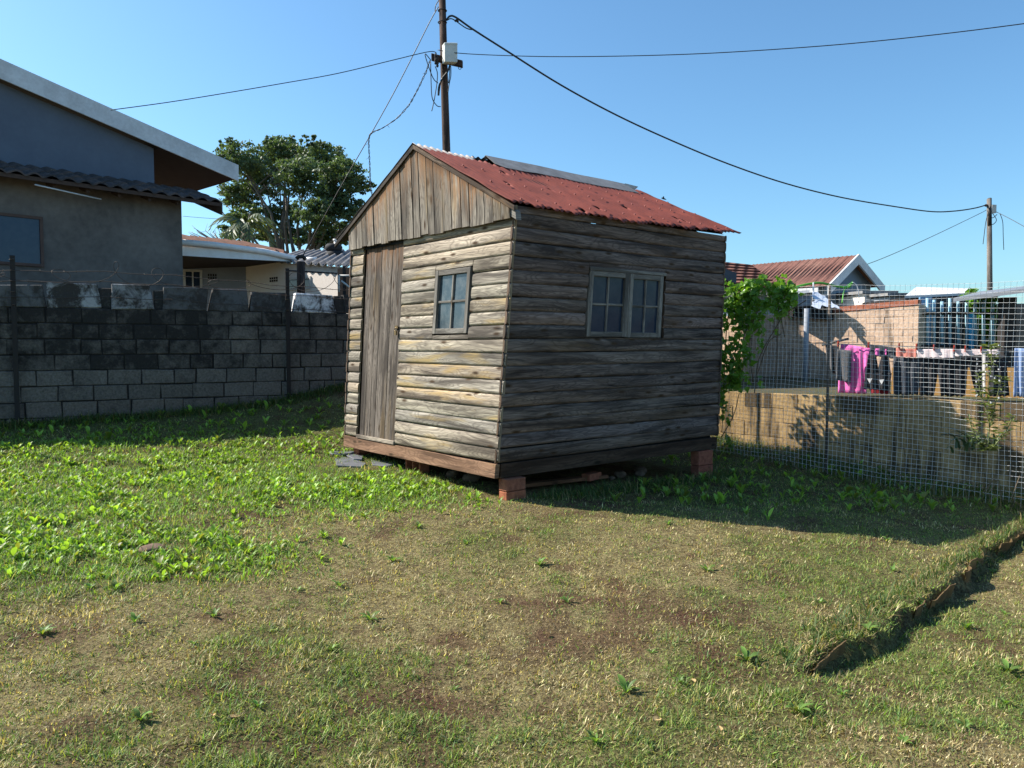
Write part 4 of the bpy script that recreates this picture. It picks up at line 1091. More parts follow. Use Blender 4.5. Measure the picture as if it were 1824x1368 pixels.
def simple_window(parent, Q, d, n, px0, px1, y0, y1, frame_m, glass_m, bars=0, fr=.06, dep=.03):
    a = on_line(Q, d, px0); b = on_line(Q, d, px1); m_ = (a + b) / 2; z1, z0 = P(0, y0, m_.y).z, P(0, y1, m_.y).z
    mb = MB(); o0 = -n * dep
    def bar(p, q, zl, zh): mb.hexa([V3(p + o0, zl), V3(q + o0, zl), V3(q + n * .01, zl), V3(p + n * .01, zl), V3(p + o0, zh), V3(q + o0, zh), V3(q + n * .01, zh), V3(p + n * .01, zh)])
    u = (b - a).normalized(); bar(a, a + u * fr, z0, z1); bar(b - u * fr, b, z0, z1); bar(a + u * fr, b - u * fr, z0, z0 + fr); bar(a + u * fr, b - u * fr, z1 - fr, z1)
    L = (b - a).length
    for k in range(bars): c_ = a + u * (L * (k + 1) / (bars + 1)); bar(c_ - u * fr * .3, c_ + u * fr * .3, z0 + fr, z1 - fr)
    f = mb.build('window', frame_m, parent)
    g = MB(); q = -n * dep * .35; g.quad(V3(a + q, z0), V3(b + q, z0), V3(b + q, z1), V3(a + q, z1)); g.build('pane', glass_m, f)
    return f
GL_H = m_glass('house_glass', (.03, .05, .085), .05, .05, .25)
BROWNFRAME = m_plain('brown_frame', (.13, .075, .055), (.09, .05, .04), 9, .7, .1)
simple_window(house, Qw, hd, hn, -8, 82, 382, 473, BROWNFRAME, GL_H, 0, .05, .04)

# ================================================================== HOUSE BEHIND THE WALL
GREYWALL = m_plain('grey_paint', (.30, .32, .36), (.25, .27, .31), 2, .9, .1)
CREAM = m_plain('cream_wall', (.74, .67, .62), (.66, .6, .56), 2.5, .9, .1)
GUTTER = m_plain('gutter_white', (.86, .84, .82), (.76, .72, .68), 5, .6, .05)
ASB = m_plain('asbestos_sheet', (.28, .27, .27), (.13, .12, .12), 3, .95, .3)
h2 = thing('bungalow', 'low house with white gutter and brown tiles behind the block wall', 'house', (-7, 20, 1.0))
g0, g1 = P(300, 432, 17.0), P(556, 463, 19.6)
dd = (g1 - g0); dd.z = 0; dd.normalize(); dn2 = Vector((-dd.y, dd.x, 0)); g1.z = g0.z = (g0.z + g1.z) / 2
G0, G1 = g0 - dd * .6, g1
mb = MB(); mb.tube([P(300, 431, 17.0) - dd * .8, P(380, 436, 17.7), P(470, 448, 18.7), P(528, 461, 19.35)], .07, 8); mb.tube([P(540, 464, 19.5), P(564, 463, 19.5)], .075, 8)
mb.build('gutter', GUTTER, h2)
mb = MB(); top = [P(300, 437, 17.1) - dd * .8, P(400, 444, 18.0), P(520, 458, 19.3)]; low = [P(300, 455, 17.1) - dd * .8, P(400, 460, 18.0), P(520, 466, 19.3)]
for a in range(2): 
    w = dn2 * .03; mb.hexa([low[a], low[a + 1], low[a + 1] + w, low[a] + w, top[a], top[a + 1], top[a + 1] + w, top[a] + w])
mb.build('fascia', GUTTER, h2)
wA, wB, wC = P(250, 480, 19.9), P(438, 480, 20.6), P(640, 480, 17.6)
mb = MB()
zt = P(438, 455, 19.6).z
mb.hexa([V3(wA, .5), V3(wB, .5), V3(wB + dn2 * .2, .5), V3(wA + dn2 * .2, .5), V3(wA, zt), V3(wB, zt), V3(wB + dn2 * .2, zt), V3(wA + dn2 * .2, zt)]); mb.build('grey_wall', GREYWALL, h2)
mb = MB(); tB, tC = P(438, 463, wB.y).z, P(640, 478, wC.y).z; mb.hexa([V3(wB, .5), V3(wC, .5), V3(wC + dn2 * .2, .5), V3(wB + dn2 * .2, .5), V3(wB, tB), V3(wC, tC), V3(wC + dn2 * .2, tC), V3(wB + dn2 * .2, tB)]); mb.build('cream_wall', CREAM, h2)
mb = MB(); s0, s1, s2, s3 = low[0] + Vector((0, 0, .02)), low[2] + Vector((0, 0, .02)), V3(wB, low[2].z - .0) + dn2 * .1, V3(wA, low[0].z - .05) + dn2 * .1
mb.quad(s0, s1, s2, s3); mb.quad(s0, s1, s2 + Vector((0, 0, .2)), s3 + Vector((0, 0, .2))); mb.build('soffit', SOFFIT, h2)
TILE = m_plain('brown_tile', (.24, .115, .085), (.13, .075, .06), 3, .85, .3)
mb = MB(); r0, r1 = top[0] + Vector((0, 0, .06)), top[2] + Vector((0, 0, .06)); up = dn2 * 2.2 + Vector((0, 0, .42))
slab(mb, r0, r1, r1 + up + dd * .2, r0 + up, .06)
nT = 17
for k in range(nT):
    a = r0.lerp(r1, k / nT); w = (r1 - r0) / nT * .45
    mb.hexa([a, a + w, a + w + up, a + up] + [q + Vector((0, 0, h)) for q, h in ((a, .10), (a + w, .06), (a + w + up, .08), (a + up, .12))])
mb.build('roof', TILE, h2)
bn = Vector((dn2.x, dn2.y)); bd = Vector((wB - wA).xy).normalized(); bd2 = Vector((wC - wB).xy).normalized()
WHITEFRAME = m_plain('white_frame', (.6, .58, .55), None, 5, .6, .05)
simple_window(h2, Vector(wA.xy), bd, Vector((-bd.y, bd.x)), 329, 363, 480, 516, WHITEFRAME, GL_S, 1, .06, .03)
simple_window(h2, Vector(wB.xy), bd2, Vector((-bd2.y, bd2.x)), 512, 556, 494, 516, WHITEFRAME, GL_H, 1, .05, .03)
def vent(Q, d, px0, px1, y0, y1):
    a, b = on_line(Q, d, px0), on_line(Q, d, px1); n = Vector((-d.y, d.x)); z1, z0 = P(0, y0, a.y).z, P(0, y1, a.y).z; mb = MB()
    for i in range(4):
        for j in range(2):
            s0, s1 = (i + .2) / 4, (i + .8) / 4; p, q = a.lerp(b, s0) - n * .012, a.lerp(b, s1) - n * .012; h0, h1 = z0 + (z1 - z0) * (j + .12) / 2, z0 + (z1 - z0) * (j + .85) / 2
            mb.hexa([V3(p, h0), V3(q, h0), V3(q + n * .02, h0), V3(p + n * .02, h0), V3(p, h1), V3(q, h1), V3(q + n * .02, h1), V3(p + n * .02, h1)])
    mb.build('air_vent', SOFFIT, h2)
vent(Vector(wB.xy), bd2, 482, 497, 494, 503); vent(Vector(wA.xy), bd, 372, 389, 487, 498)
# corrugated asbestos annex roof
ann = thing('corrugated_annex', 'grey wavy asbestos sheet roof on posts between the bungalow and the shed', 'lean-to', (-5, 19, 1.0))
mb = MB(); a0, a1 = P(484, 464, 19.6), P(680, 478, 16.9); b0, b1 = P(540, 446, 22.5), P(700, 446, 20.5); nW = 90
prev = None
for k in range(nW + 1):
    f = k / nW; w = .045 * math.cos(k * 2 * math.pi / 6); p, q = a0.lerp(a1, f) + Vector((0, 0, w)), b0.lerp(b1, f) + Vector((0, 0, w))
    i = mb.add([p, q])
    if prev is not None: mb.face((prev, i, i + 1, prev + 1), None, WHITE, True)
    prev = i
o = mb.build('corrugated_roof', ASB, ann); sd = o.modifiers.new('t', 'SOLIDIFY'); sd.thickness = .02
mb = MB()
for px in (613,): a = P(px, 480, 17.3); mb.cbox((a.x, a.y, .8), .06, .06, P(px, 474, 17.3).z - .8)
a, b = P(512, 482, 17.5), P(600, 487, 17.0); mb.tube([a, b], .02, 6)
mb.build('post', IRON, ann)
mb = MB(); a, b = P(601, 478, 17.5), P(650, 478, 17.2); z0, z1 = P(601, 540, 17.4).z, P(601, 478, 17.4).z
mb.hexa([V3(a, z0), V3(b, z0), V3(b, z0) + Vector((0, .3, 0)), V3(a, z0) + Vector((0, .3, 0)), V3(a, z1), V3(b, z1), V3(b, z1) + Vector((0, .3, 0)), V3(a, z1) + Vector((0, .3, 0))]); mb.build('dark_opening', SOFFIT, ann)
mb = MB(); a = P(604, 500, 19.3)
for (x0, y0, x1, y1) in ((604, 490, 604, 520), (604, 491, 640, 491), (608, 500, 628, 516)): mb.tube([P(x0, y0, 17.0), P(x1, y1, 17.0)], .022, 5)
mb.build('white_gate_frame', WHITEFRAME, ann)
def ring_tyre(c_, R_, r_, mat, label):
    mb = MB(); n, m = 28, 10; rings = []
    for i in range(n):
        a = 2 * math.pi * i / n; rings.append(mb.add([Vector((c_.x + (R_ + r_ * .8 * math.cos(2 * math.pi * j / m)) * math.cos(a), c_.y + (R_ + r_ * .8 * math.cos(2 * math.pi * j / m)) * math.sin(a), c_.z + r_ * (1 + math.sin(2 * math.pi * j / m)))) for j in range(m)]))
    for i in range(n):
        for j in range(m): mb.face((rings[i] + j, rings[(i + 1) % n] + j, rings[(i + 1) % n] + (j + 1) % m, rings[i] + (j + 1) % m), None, WHITE, True)
    return tag(mb.build('tyre', mat), label, 'tyre', 'tyres stacked on the annex roof')
RUBBER = m_plain('rubber', (.022, .022, .024), None, 20, .8, .2)
q = P(598, 464, 20.6); ring_tyre(q, .17, .125, RUBBER, 'lower black tyre of the two lying on the asbestos roof'); ring_tyre(q + Vector((-.05, 0, .235)), .15, .10, RUBBER, 'upper smaller black tyre on the asbestos roof')
mb = MB(); mb.tube([P(598, 462, 21.2), P(598, 428, 21.2)], .05, 8); mb.tube([P(598, 429, 21.2), P(598, 426, 21.2)], .075, 8); tag(mb.build('vent_pipe', GUTTER), 'pale vent pipe standing behind the tyres on the roof', 'pipe')
st = thing('stay_post', 'short dark post holding the guy wire behind the block wall', 'post', P(536, 520, 17.2))
mb = MB(); mb.tube([P(536, 545, 17.2), P(536, 466, 17.2)], .09, 8); mb.build('post', W_POLE, st)
mb = MB(); q = P(536, 461, 17.2); mb.tube([q + Vector((-.1, 0, 0)), q + Vector((-.05, 0, .05)), q + Vector((.05, 0, .05)), q + Vector((.1, 0, -.02))], .045, 6); mb.build('stay_clamp', IRON, st)

# ================================================================== TREES
BARK = m_plain('bark', (.17, .14, .11), (.09, .075, .06), 8, .9, .3)
LEAF_T = m_leaf('tree_leaves', (.042, .078, .04), (.125, .175, .085), .32, .55, .7)
def leaf_cloud(name, clumps, n, size, mat, parent, seed, aspect=1.7):
    rg = np.random.default_rng(seed); Vs = []; vol = np.array([c_[1] * c_[2] * c_[3] for c_ in clumps]) ** .7; cnt = (vol / vol.sum() * n).astype(int)
    for (c_, rx, ry, rz, *_), m in zip(clumps, cnt):
        sub = max(8, m // 34); dirs = rg.normal(size=(sub, 3)); dirs /= np.linalg.norm(dirs, axis=1)[:, None]; rad = rg.random(sub) ** .4
        sc_ = dirs * rad[:, None] * np.array((rx, ry, rz)) + np.array(c_)
        which = rg.integers(0, sub, m); p = sc_[which] + rg.normal(size=(m, 3)) * np.array((rx, ry, rz * .6)) * .10
        Vs.append(p)
    p = np.concatenate(Vs); m = len(p)
    a = rg.normal(size=(m, 3)); a /= np.linalg.norm(a, axis=1)[:, None]; b = np.cross(a, rg.normal(size=(m, 3))); b /= np.linalg.norm(b, axis=1)[:, None]
    s = size * (.5 + .9 * rg.random(m))[:, None]
    V = np.stack([p - a * s * aspect / 2, p + b * s * .5, p + a * s * aspect / 2, p - b * s * .5], 1).reshape(-1, 3)
    F = np.arange(m * 4).reshape(-1, 4)
    o = fast_mesh(name, V - (np.array(parent.location) if parent else 0), F, np.ones((len(V), 4)), mat)
    if parent: o.parent = parent
    return o
YT = 30.0; k_ = YT / F_PX
tb = P(525, 470, YT); tb.z = 1.5
tree = thing('broadleaf_tree', 'large bushy dark green tree with many stems behind the houses', 'tree', tb)
cl = [(430, 288, 48, 32), (505, 275, 55, 30), (575, 285, 50, 30), (425, 345, 42, 28), (470, 320, 42, 34), (540, 315, 50, 34), (605, 315, 42, 30), (640, 332, 22, 14), (600, 365, 42, 26), (635, 385, 26, 16), (560, 380, 40, 30), (440, 385, 35, 22), (500, 385, 34, 30), (600, 415, 40, 20), (470, 415, 30, 18), (530, 420, 34, 18), (415, 410, 26, 16), (640, 410, 26, 18), (570, 430, 40, 12), (655, 331, 14, 5), (395, 262, 10, 14), (408, 250, 6, 8), (548, 247, 14, 12), (475, 248, 10, 12), (520, 250, 10, 10), (382, 300, 10, 8)]
clumps = [((P(a, b, YT + random.uniform(-2.2, 2.2))), rx * k_, rx * k_ * .9, ry * k_) for a, b, rx, ry in cl]
clumps = [(tuple(c_), a, b, c2) for c_, a, b, c2 in clumps]
leaf_cloud('crown', clumps, 60000, .070, LEAF_T, tree, 5)
mb = MB()
for k, (a, b, rx, ry) in enumerate(cl[:17] + cl[:14]):
    tip = Vector(clumps[k % 17 if k < 17 else k - 17][0]) + Vector((random.uniform(-.7, .7) * (k > 16), 0, 0)); base = tb + Vector((random.uniform(-.9, .9), random.uniform(-.4, .4), .5 + random.random()))
    mid = base.lerp(tip, .55) + Vector((random.uniform(-.35, .35), random.uniform(-.3, .3), .5))
    pts = [base.lerp(mid, f / 3) * (1 - f / 6) + mid * 0 + base.lerp(mid, f / 3) * (f / 6) for f in range(3)] + [mid, mid.lerp(tip, .5) + Vector((random.uniform(-.15, .15), 0, .1)), tip]
    mb.tube(pts, [.085, .075, .06, .05, .035, .015], 6)
    for q in range(3):
        f = random.uniform(.3, .9); s0 = mid.lerp(tip, f); mb.tube([s0, s0 + Vector((random.uniform(-1, 1), random.uniform(-.6, .6), random.uniform(.2, 1.1)))], [.03, .012], 4)
mb.tube([tb - Vector((0, 0, 1)), tb + Vector((0, 0, .4)), tb + Vector((.1, 0, 1.4))], [.35, .3, .22], 8)
mb.build('trunk', BARK, tree)
# palm
PALM = m_leaf('palm_frond', (.05, .075, .03), (.12, .15, .07), .25, .5)
pc = P(437, 402, 26); palm = thing('palm_tree', 'small palm with drooping feathery fronds below the big tree', 'tree', (pc.x, pc.y, 1.2))
mb = MB(); mb.tube([(pc.x, pc.y, 1.0), (pc.x + .05, pc.y, 3.2), pc], [.2, .17, .15], 8); mb.build('trunk', BARK, palm)
mb = MB()
for k in range(17):
    az = k * 2.4; L = random.uniform(.9, 1.3); up = random.uniform(.2, 1.1); d3 = Vector((math.cos(az), math.sin(az), 0)); prev = pc; side = Vector((-d3.y, d3.x, 0)); a = up
    for j in range(9):
        nxt = prev + (d3 * math.cos(a) + Vector((0, 0, math.sin(a)))) * L / 8; a -= .24
        mb.tube([prev, nxt], .012, 3, cap=False)
        for s_ in (-1, 1):
            ln = .34 * math.sin(math.pi * (j + 1) / 10.5) + .05; tip = nxt + side * s_ * ln * .7 + d3 * ln * .5 - Vector((0, 0, ln * .55)); mb.tri(prev, nxt, tip)
        prev = nxt
mb.build('crown', PALM, palm)
pale = thing('bare_tree', 'pale thin twiggy tree far behind the palm', 'tree', (*P(400, 430, 40).xy, 1.0)); mb = MB(); b = P(400, 440, 40); mb.tube([V3(b, .5), b], .12, 5)
for k in range(60):
    q = b + Vector((random.uniform(-1.6, 1.6), random.uniform(-.8, .8), random.uniform(-.3, 1.0))); mb.tube([b + (q - b) * .15, q, q + Vector((random.uniform(-.4, .4), 0, random.uniform(0, .4)))], [.03, .018, .008], 3)
mb.build('branches', m_plain('pale_bark', (.3, .28, .25), None, 6, .9, 0), pale)

# ================================================================== POLES AND CABLES
YP = 16.0
pb, pt = P(799, 480, YP), P(786.5, -45, YP); pb.z = .8
pole = thing('utility_pole', 'dark creosoted wooden utility pole with a pale box behind the shed', 'utility pole', pb)
mb = MB(); mb.tube([pb, P(797, 330, YP), P(792, 160, YP), pt], [.092, .085, .076, .07], 12); mb.build('post', W_POLE, pole)
mb = MB(); a, b = P(768, 100, YP - .14), P(824, 113, YP - .2); n = Vector((0, .1, 0)); h = Vector((0, 0, .065))
mb.hexa([a - h, b - h, b - h + n, a - h + n, a + h, b + h, b + h + n, a + h + n]); mb.build('crossarm', W_POLE, pole, .01)
mb = MB(); a = P(792, 110, YP - .32); e1 = (P(815, 113, YP - .30) - a); e1.z = 0; mb.box(a, e1, Vector((-.06, .14, 0)), Vector((0, 0, .37)))
a0 = a + Vector((-.004, -.006, .33)); mb.box(a0, e1 * 1.03, Vector((-.06, .16, 0)), Vector((0, 0, .05)))
mb.build('meter_box', m_plain('box_enamel', (.66, .65, .60), (.55, .53, .48), 8, .5, .03), pole, .008)
mb = MB()
for (x, y) in ((776, 103), (779, 108)):
    q = P(x, y, YP - .2); mb.tube([q + Vector((0, 0, dz)) for dz in (-.13, -.10, -.08, -.06, -.03, .0, .05, .09)], [.018, .03, .018, .034, .02, .02, .03, .012], 8)
mb.tube([P(812, 110, YP - .2), P(812, 103, YP - .2)], .02, 6); q = P(819, 121, YP - .2); mb.tube([q + Vector((.03 * math.cos(a), 0, .03 * math.sin(a))) for a in np.linspace(0, 6.3, 10)], .006, 4)
for yy in (19, 40): q = P(788, yy, YP); mb.tube([q + Vector((.086 * math.cos(a), .086 * math.sin(a), 0)) for a in np.linspace(0, 6.3, 14)], .012, 5)
q = P(810, 38, YP - .1); mb.tube([q, q + Vector((.04, 0, .03)), q + Vector((.07, 0, -.01))], .022, 6)
mb.build('insulators', IRON, pole)
def smooth(pts, m=6):
    out = []
    for i in range(len(pts) - 1):
        p0, p1, p2, p3 = pts[max(0, i - 1)], pts[i], pts[i + 1], pts[min(len(pts) - 1, i + 2)]
        for k in range(m):
            t_ = k / m; out.append(.5 * ((2 * p1) + (p2 - p0) * t_ + (2 * p0 - 5 * p1 + 4 * p2 - p3) * t_ ** 2 + (3 * p1 - p0 - 3 * p2 + p3) * t_ ** 3))
    return out + [pts[-1]]
def px_path(lst, Y0, Y1=None):
    Y1 = Y0 if Y1 is None else Y1; x0, x1 = lst[0][0], lst[-1][0]; n = len(lst)
    return smooth([P(a, b, Y0 + (Y1 - Y0) * (((a - x0) / (x1 - x0)) if abs(x1 - x0) > 60 else i / (n - 1))) for i, (a, b) in enumerate(lst)])
mb = MB()
for l in ([(768, 108), (757, 96), (764, 120), (772, 140), (780, 148)], [(767, 110), (768, 150), (770, 175), (778, 188), (785, 190)], [(775, 118), (779, 130), (778, 150), (773, 180), (769, 198)], [(802, 116), (796, 132), (786, 145), (783, 160), (782, 170)], [(803, 118), (803, 135), (800, 150), (798, 165)], [(801, 118), (801, 130), (799, 148)], [(782, 0), (776, 10), (775, 20)]):
    mb = MB(); mb.tube(px_path(l, YP - .15), .009, 4); mb.build('loose_cable', WIRE, pole)
mb = MB(); mb.tube(px_path([(802, 115), (797, 128), (788, 140), (782, 155), (781, 170)], YP - .14), .02, 5)
mb.build('loose_cable', WIRE, pole)
def cable(lst, r, label, Y0, Y1=None, mat=WIRE, name='overhead_cable'):
    mb = MB(); mb.tube(px_path(lst, Y0, Y1), r, 5); return tag(mb.build(name, mat), label, 'cable')
cable([(795, 36), (801, 29), (812, 31), (842, 52), (900, 89), (1000, 152), (1100, 206), (1200, 252), (1300, 293), (1400, 327), (1500, 352), (1600, 369), (1660, 377), (1700, 376), (1735, 371), (1757, 365)], .021, 'thick black cable sagging from the dark pole to the far grey pole', YP, 27)
cable([(797, 36), (806, 34), (830, 50), (843, 53)], .012, 'short tail of cable tied below the thick cable at the pole', YP, YP)
cable([(778, 95), (764, 92), (700, 107), (600, 131), (500, 149), (400, 166), (300, 182), (197, 196)], .0085, 'thin wire running left from the pole to the house roof', YP - .15, 14.2)
cable([(780, 89), (820, 95), (900, 99), (1000, 101), (1150, 99), (1300, 93), (1500, 79), (1700, 58), (1900, 32)], .0085, 'thin wire running right from the pole out of the picture', YP - .2, 12)
cable([(781, 12), (765, 40), (735, 100), (700, 168), (660, 240), (600, 345), (537, 460)], .0095, 'straight stay wire slanting from the pole top down to the short post', YP - .05, 17.2)
cable([(1757, 374), (1740, 383), (1650, 426), (1560, 465), (1480, 491)], .010, 'thin faint wire from the far pole to the red tiled house', 27, 22, GREYWIRE)
cable([(1772, 376), (1800, 390), (1840, 412), (1900, 442)], .010, 'thin wire leaving the far pole to the right', 27, 24, GREYWIRE)
cable([(325, 385), (360, 388), (420, 392)], .006, 'thin wire crossing the gap beside the lean-to roof', 22, 22, GREYWIRE)
mb = MB(); l = px_path([(766, 108), (758, 130), (746, 155), (733, 180), (715, 203), (690, 223), (668, 234), (659, 240), (657, 255), (658, 280), (659, 305), (660, 330), (663, 352), (659, 360)], YP - .1, 16.3)
w1 = [p + Vector((.012 * math.sin(i * 1.3), .012 * math.cos(i * 1.3), .01 * math.sin(i * .9))) for i, p in enumerate(l)]; w2 = [p - Vector((.014 * math.sin(i * 1.3), .012 * math.cos(i * 1.3), 0)) for i, p in enumerate(l)]
mb.tube(w1, .009, 4); mb.tube(w2, .007, 4)
for i in range(6, len(l) - 2, 6): mb.tube([l[i], l[i] + Vector((random.uniform(-.08, .08), 0, random.uniform(-.07, .07)))], .004, 3)
tag(mb.build('dangling_cable', WIRE), 'tangled twisted cable drooping from the crossarm and hanging loose beside the tree', 'cable')
YF = 27.0; fb = P(1763, 600, YF); fb.z = 0
fpole = thing('utility_pole', 'far grey utility pole with a small white box at right', 'utility pole', fb)
mb = MB(); mb.tube([fb, P(1763, 515, YF), P(1762, 354, YF)], [.10, .09, .078], 10); mb.build('post', W_GREYPOLE, fpole)
mb = MB(); a = P(1767, 379, YF - .1); mb.box(a, (.17, .03, 0), (-.04, .12, 0), (0, 0, .28)); mb.build('meter_box', WHITEFRAME, fpole)
mb = MB()
for l in ([(1760, 380), (1756, 395), (1754, 410), (1751, 435)], [(1781, 380), (1786, 395), (1787, 420), (1788, 445)], [(1768, 380), (1775, 392), (1768, 400), (1763, 395)], [(1760, 383), (1768, 388), (1776, 382)]): mb.tube(px_path(l, YF - .1), .012, 4)
mb.tube([P(1763, 353, YF), P(1763, 402, YF - .08)], .06, 6); mb.tube([P(1755, 366, YF), P(1764, 366, YF)], .05, 5); mb.build('fittings', IRON, fpole)
# bird
bp_ = P(1182, 354, 13); bird = thing('bird', 'tiny dark bird in flight above the red roof', 'bird', bp_); mb = MB()
mb.tube([bp_ + Vector((-.04, 0, .012)), bp_ + Vector((-.015, 0, .006)), bp_ + Vector((.015, 0, -.004)), bp_ + Vector((.05, .01, -.014))], [.004, .012, .012, .003], 6)
mb.quad(bp_ + Vector((-.012, 0, .012)), bp_ + Vector((.012, 0, .006)), bp_ + Vector((-.01, .05, .035)), bp_ + Vector((-.025, .05, .035))); mb.quad(bp_ + Vector((-.012, 0, .01)), bp_ + Vector((.012, 0, .004)), bp_ + Vector((-.002, -.05, .03)), bp_ + Vector((-.02, -.05, .03)))
mb.build('body', IRON, bird)

# ================================================================== RIGHT SIDE
rwn = Vector((-RWD.y, RWD.x))               # away from the yard
YARD_Z = .84
t = NT('tan_block'); w_ = t.coord('World'); n1 = t.noise(w_, 26, 5, .7); n2 = t.noise(w_, 2.6, 5, .65, .6)
mpz = t.noise(t.coord('World', (5, 5, .7)), 1, 5, .65)
c = t.mix(t.ramp(n1, (.35, 0), (.65, 1)), t.mix(1, t.attr(), (.75, .72, .7), 'MULTIPLY'), t.mix(1, t.attr(), (1.15, 1.15, 1.15), 'MULTIPLY'))
c = t.mix(t.math('MULTIPLY', t.ramp(t.math('ADD', t.math('MULTIPLY', mpz, .8), t.math('MULTIPLY', t.math('SUBTRACT', 1.0, t.attr('Col', 'Alpha')), .22)), (.44, 0), (.56, 1)), .85), c, (.05, .04, .03))
t.bump(n1, .6, .01); TANBLOCK = t.done(c, .95, .1)
zw = P(1285, 697, 11.17).z
lw = thing('low_block_wall', 'low tan cement block retaining wall stained black behind the mesh fence', 'wall', V3(RW0, 0))
mb = MB(); rg = random.Random(31)
def wall_top(s): return zw + .012 * s
for k in range(6):
    s = -3.2 + (k % 2) * .2
    while s < 8.5:
        g = rg.uniform(.9, 1.08); z1 = wall_top(s) - k * .2
        base = np.array((.45, .31, .155)) * g
        block(mb, RW0, RWD, rwn, s + .002, s + .398, z1 - .197, z1 - .001, .14, (*base, 1 - (.9 if k == 0 else .3) * rg.random() - (.12 if k > 1 else 0)), .003, rg.random(), e=.004)
        s += .4
mb.build('block_courses', TANBLOCK, lw)
mb = MB(); a, b = RW0 + RWD * -3.4, RW0 + RWD * 8.7; za, zb2 = wall_top(-3.4), wall_top(8.7)
mb.hexa([V3(a + rwn * .012, -.5), V3(b + rwn * .012, -.5), V3(b + rwn * .135, -.5), V3(a + rwn * .135, -.5), V3(a + rwn * .012, za - .006), V3(b + rwn * .012, zb2 - .006), V3(b + rwn * .135, zb2 - .006), V3(a + rwn * .135, za - .006)])
mb.build('mortar', m_plain('tan_mortar', (.16, .115, .065), (.09, .065, .04), 20, .95, .3), lw)
# neighbour's yard behind it
mb = MB(); a, b = RW0 + RWD * -4 + rwn * .1, RW0 + RWD * 9 + rwn * .1
m = 14
for i in range(m):
    for j in range(m):
        def yp(i, j): q = a.lerp(b, i / m) + rwn * (9 * j / m); return V3(q, YARD_Z - .03 + .03 * j * 9 / m * .9)
        mb.quad(yp(i, j), yp(i + 1, j), yp(i + 1, j + 1), yp(i, j + 1))
tag(mb.build('neighbour_yard', m_plain('yard_soil', (.10, .075, .045), (.045, .06, .02), 3, .95, .6, dist=.03)), 'bare and grassy ground of the yard beyond the low wall', 'ground', kind='structure')
# mesh fence
F0 = RW0 - rwn * .95 - RWD * .5; fz = lambda s: P(1300, 507, 9.9).z - .035 * s
FW = 4.4
fence = thing('mesh_fence', 'tall galvanised square mesh fence in front of the low wall', 'fence', V3(F0, 0))
mb = MB(); sp = .0515
s = -2.2; k = 0
while s < FW + 1.2:
    q = F0 + RWD * s; zt_ = fz(s); zb_ = gz(q.x, q.y) + .02; m = 5
    pts = []
    for i in range(m + 1):
        f = i / m; w = .012 * math.sin(s * 2.1 + f * 5) + .01 * math.sin(s * 5 + f * 2); qq = q + rwn * w + RWD * (.012 * math.sin(f * 7 + s * 1.5)); pts.append(V3(qq, zb_ + (zt_ - zb_) * f))
    mb.tube(pts, .0016, 3, cap=False, smooth=False); s += sp
for k in range(42):
    pts = []
    for i in range(34):
        s = -2.2 + (FW + 3.4) * i / 33; q = F0 + RWD * s; z = fz(s) - .004 - k * sp + .010 * math.sin(s * 3 + k * .35) + .005 * math.sin(s * 7)
        w = .012 * math.sin(s * 2.1 + k * .12) + .004
        if z < gz(q.x, q.y) + .01:
            if len(pts) > 1: mb.tube(pts, .0016, 3, cap=False, smooth=False)
            pts = []; continue
        pts.append(V3(q + rwn * w, z))
    if len(pts) > 1: mb.tube(pts, .0016, 3, cap=False, smooth=False)
mb.build('wire_mesh', GALV, fence)
for s in (-.2, 2.6, 5.5):
    q = F0 + RWD * s + rwn * .03; z0 = gz(q.x, q.y) - .1; mb = MB(); mb.tube([V3(q, z0), V3(q, fz(s) + .02)], .016, 8); mb.build('fence_stake', m_plain('rusty_stake', (.16, .13, .11), (.1, .07, .05), 15, .7, .1), fence)
# vine
LEAF_V = m_leaf('vine_leaves', (.07, .17, .025), (.19, .36, .05), .42, .35, 6)
vine = thing('climbing_vine', 'leafy green creeper climbing the mesh fence beside the shed', 'vine', V3(F0 + RWD * .1, .2))
rg = np.random.default_rng(3); mb = MB()
def vleaf(c_, L):
    u = Vector(rg.normal(size=3)); u.z -= .6; u.normalize(); n = Vector((-.45, -.55, .5)) + Vector(rg.normal(size=3)) * .55; n.normalize(); w = u.cross(n).normalized(); 
    base = c_; tip = c_ + u * L; m1 = c_ + u * L * .28; mid = c_ + u * L * .55 - n * L * .05; f = n * L * .12
    l1, l2 = m1 + w * L * .40 + f, mid + w * L * .24 + f; r1, r2 = m1 - w * L * .40 + f, mid - w * L * .24 + f
    i = mb.add([base, l1, l2, tip, r2, r1, mid]); mb.face((i, i + 6, i + 2, i + 1)); mb.face((i + 6, i + 3, i + 2)); mb.face((i, i + 5, i + 4, i + 6)); mb.face((i + 6, i + 4, i + 3))
def fence_pt(px, py):
    q = on_line(F0, RWD, px); return P(px, py, q.y)
stems = [[(1288, 770), (1292, 690), (1290, 600), (1300, 540), (1320, 515)], [(1300, 700), (1306, 640), (1318, 590), (1330, 545), (1360, 515), (1400, 508)], [(1318, 690), (1328, 640), (1322, 600), (1345, 560), (1375, 520)], [(1345, 700), (1352, 640), (1380, 590), (1405, 545)], [(1392, 600), (1388, 560), (1396, 520)], [(1420, 600), (1424, 560), (1415, 520)], [(1352, 665), (1370, 610), (1388, 595)], [(1285, 780), (1300, 740), (1315, 700)], [(1395, 560), (1420, 545), (1440, 535)], [(1340, 680), (1336, 610), (1345, 550)], [(1382, 690), (1385, 620), (1383, 530)]]
sm = MB()
for l in stems: sm.tube(px_path([(a, b) for a, b in l], 9.9, 9.7) if False else smooth([fence_pt(a, b) + Vector((random.uniform(-.03, .03), random.uniform(-.06, .0), 0)) for a, b in l], 5), .006, 4)
sm.build('stems', m_plain('vine_stem', (.2, .15, .1), (.12, .09, .06), 20, .9, 0), vine)
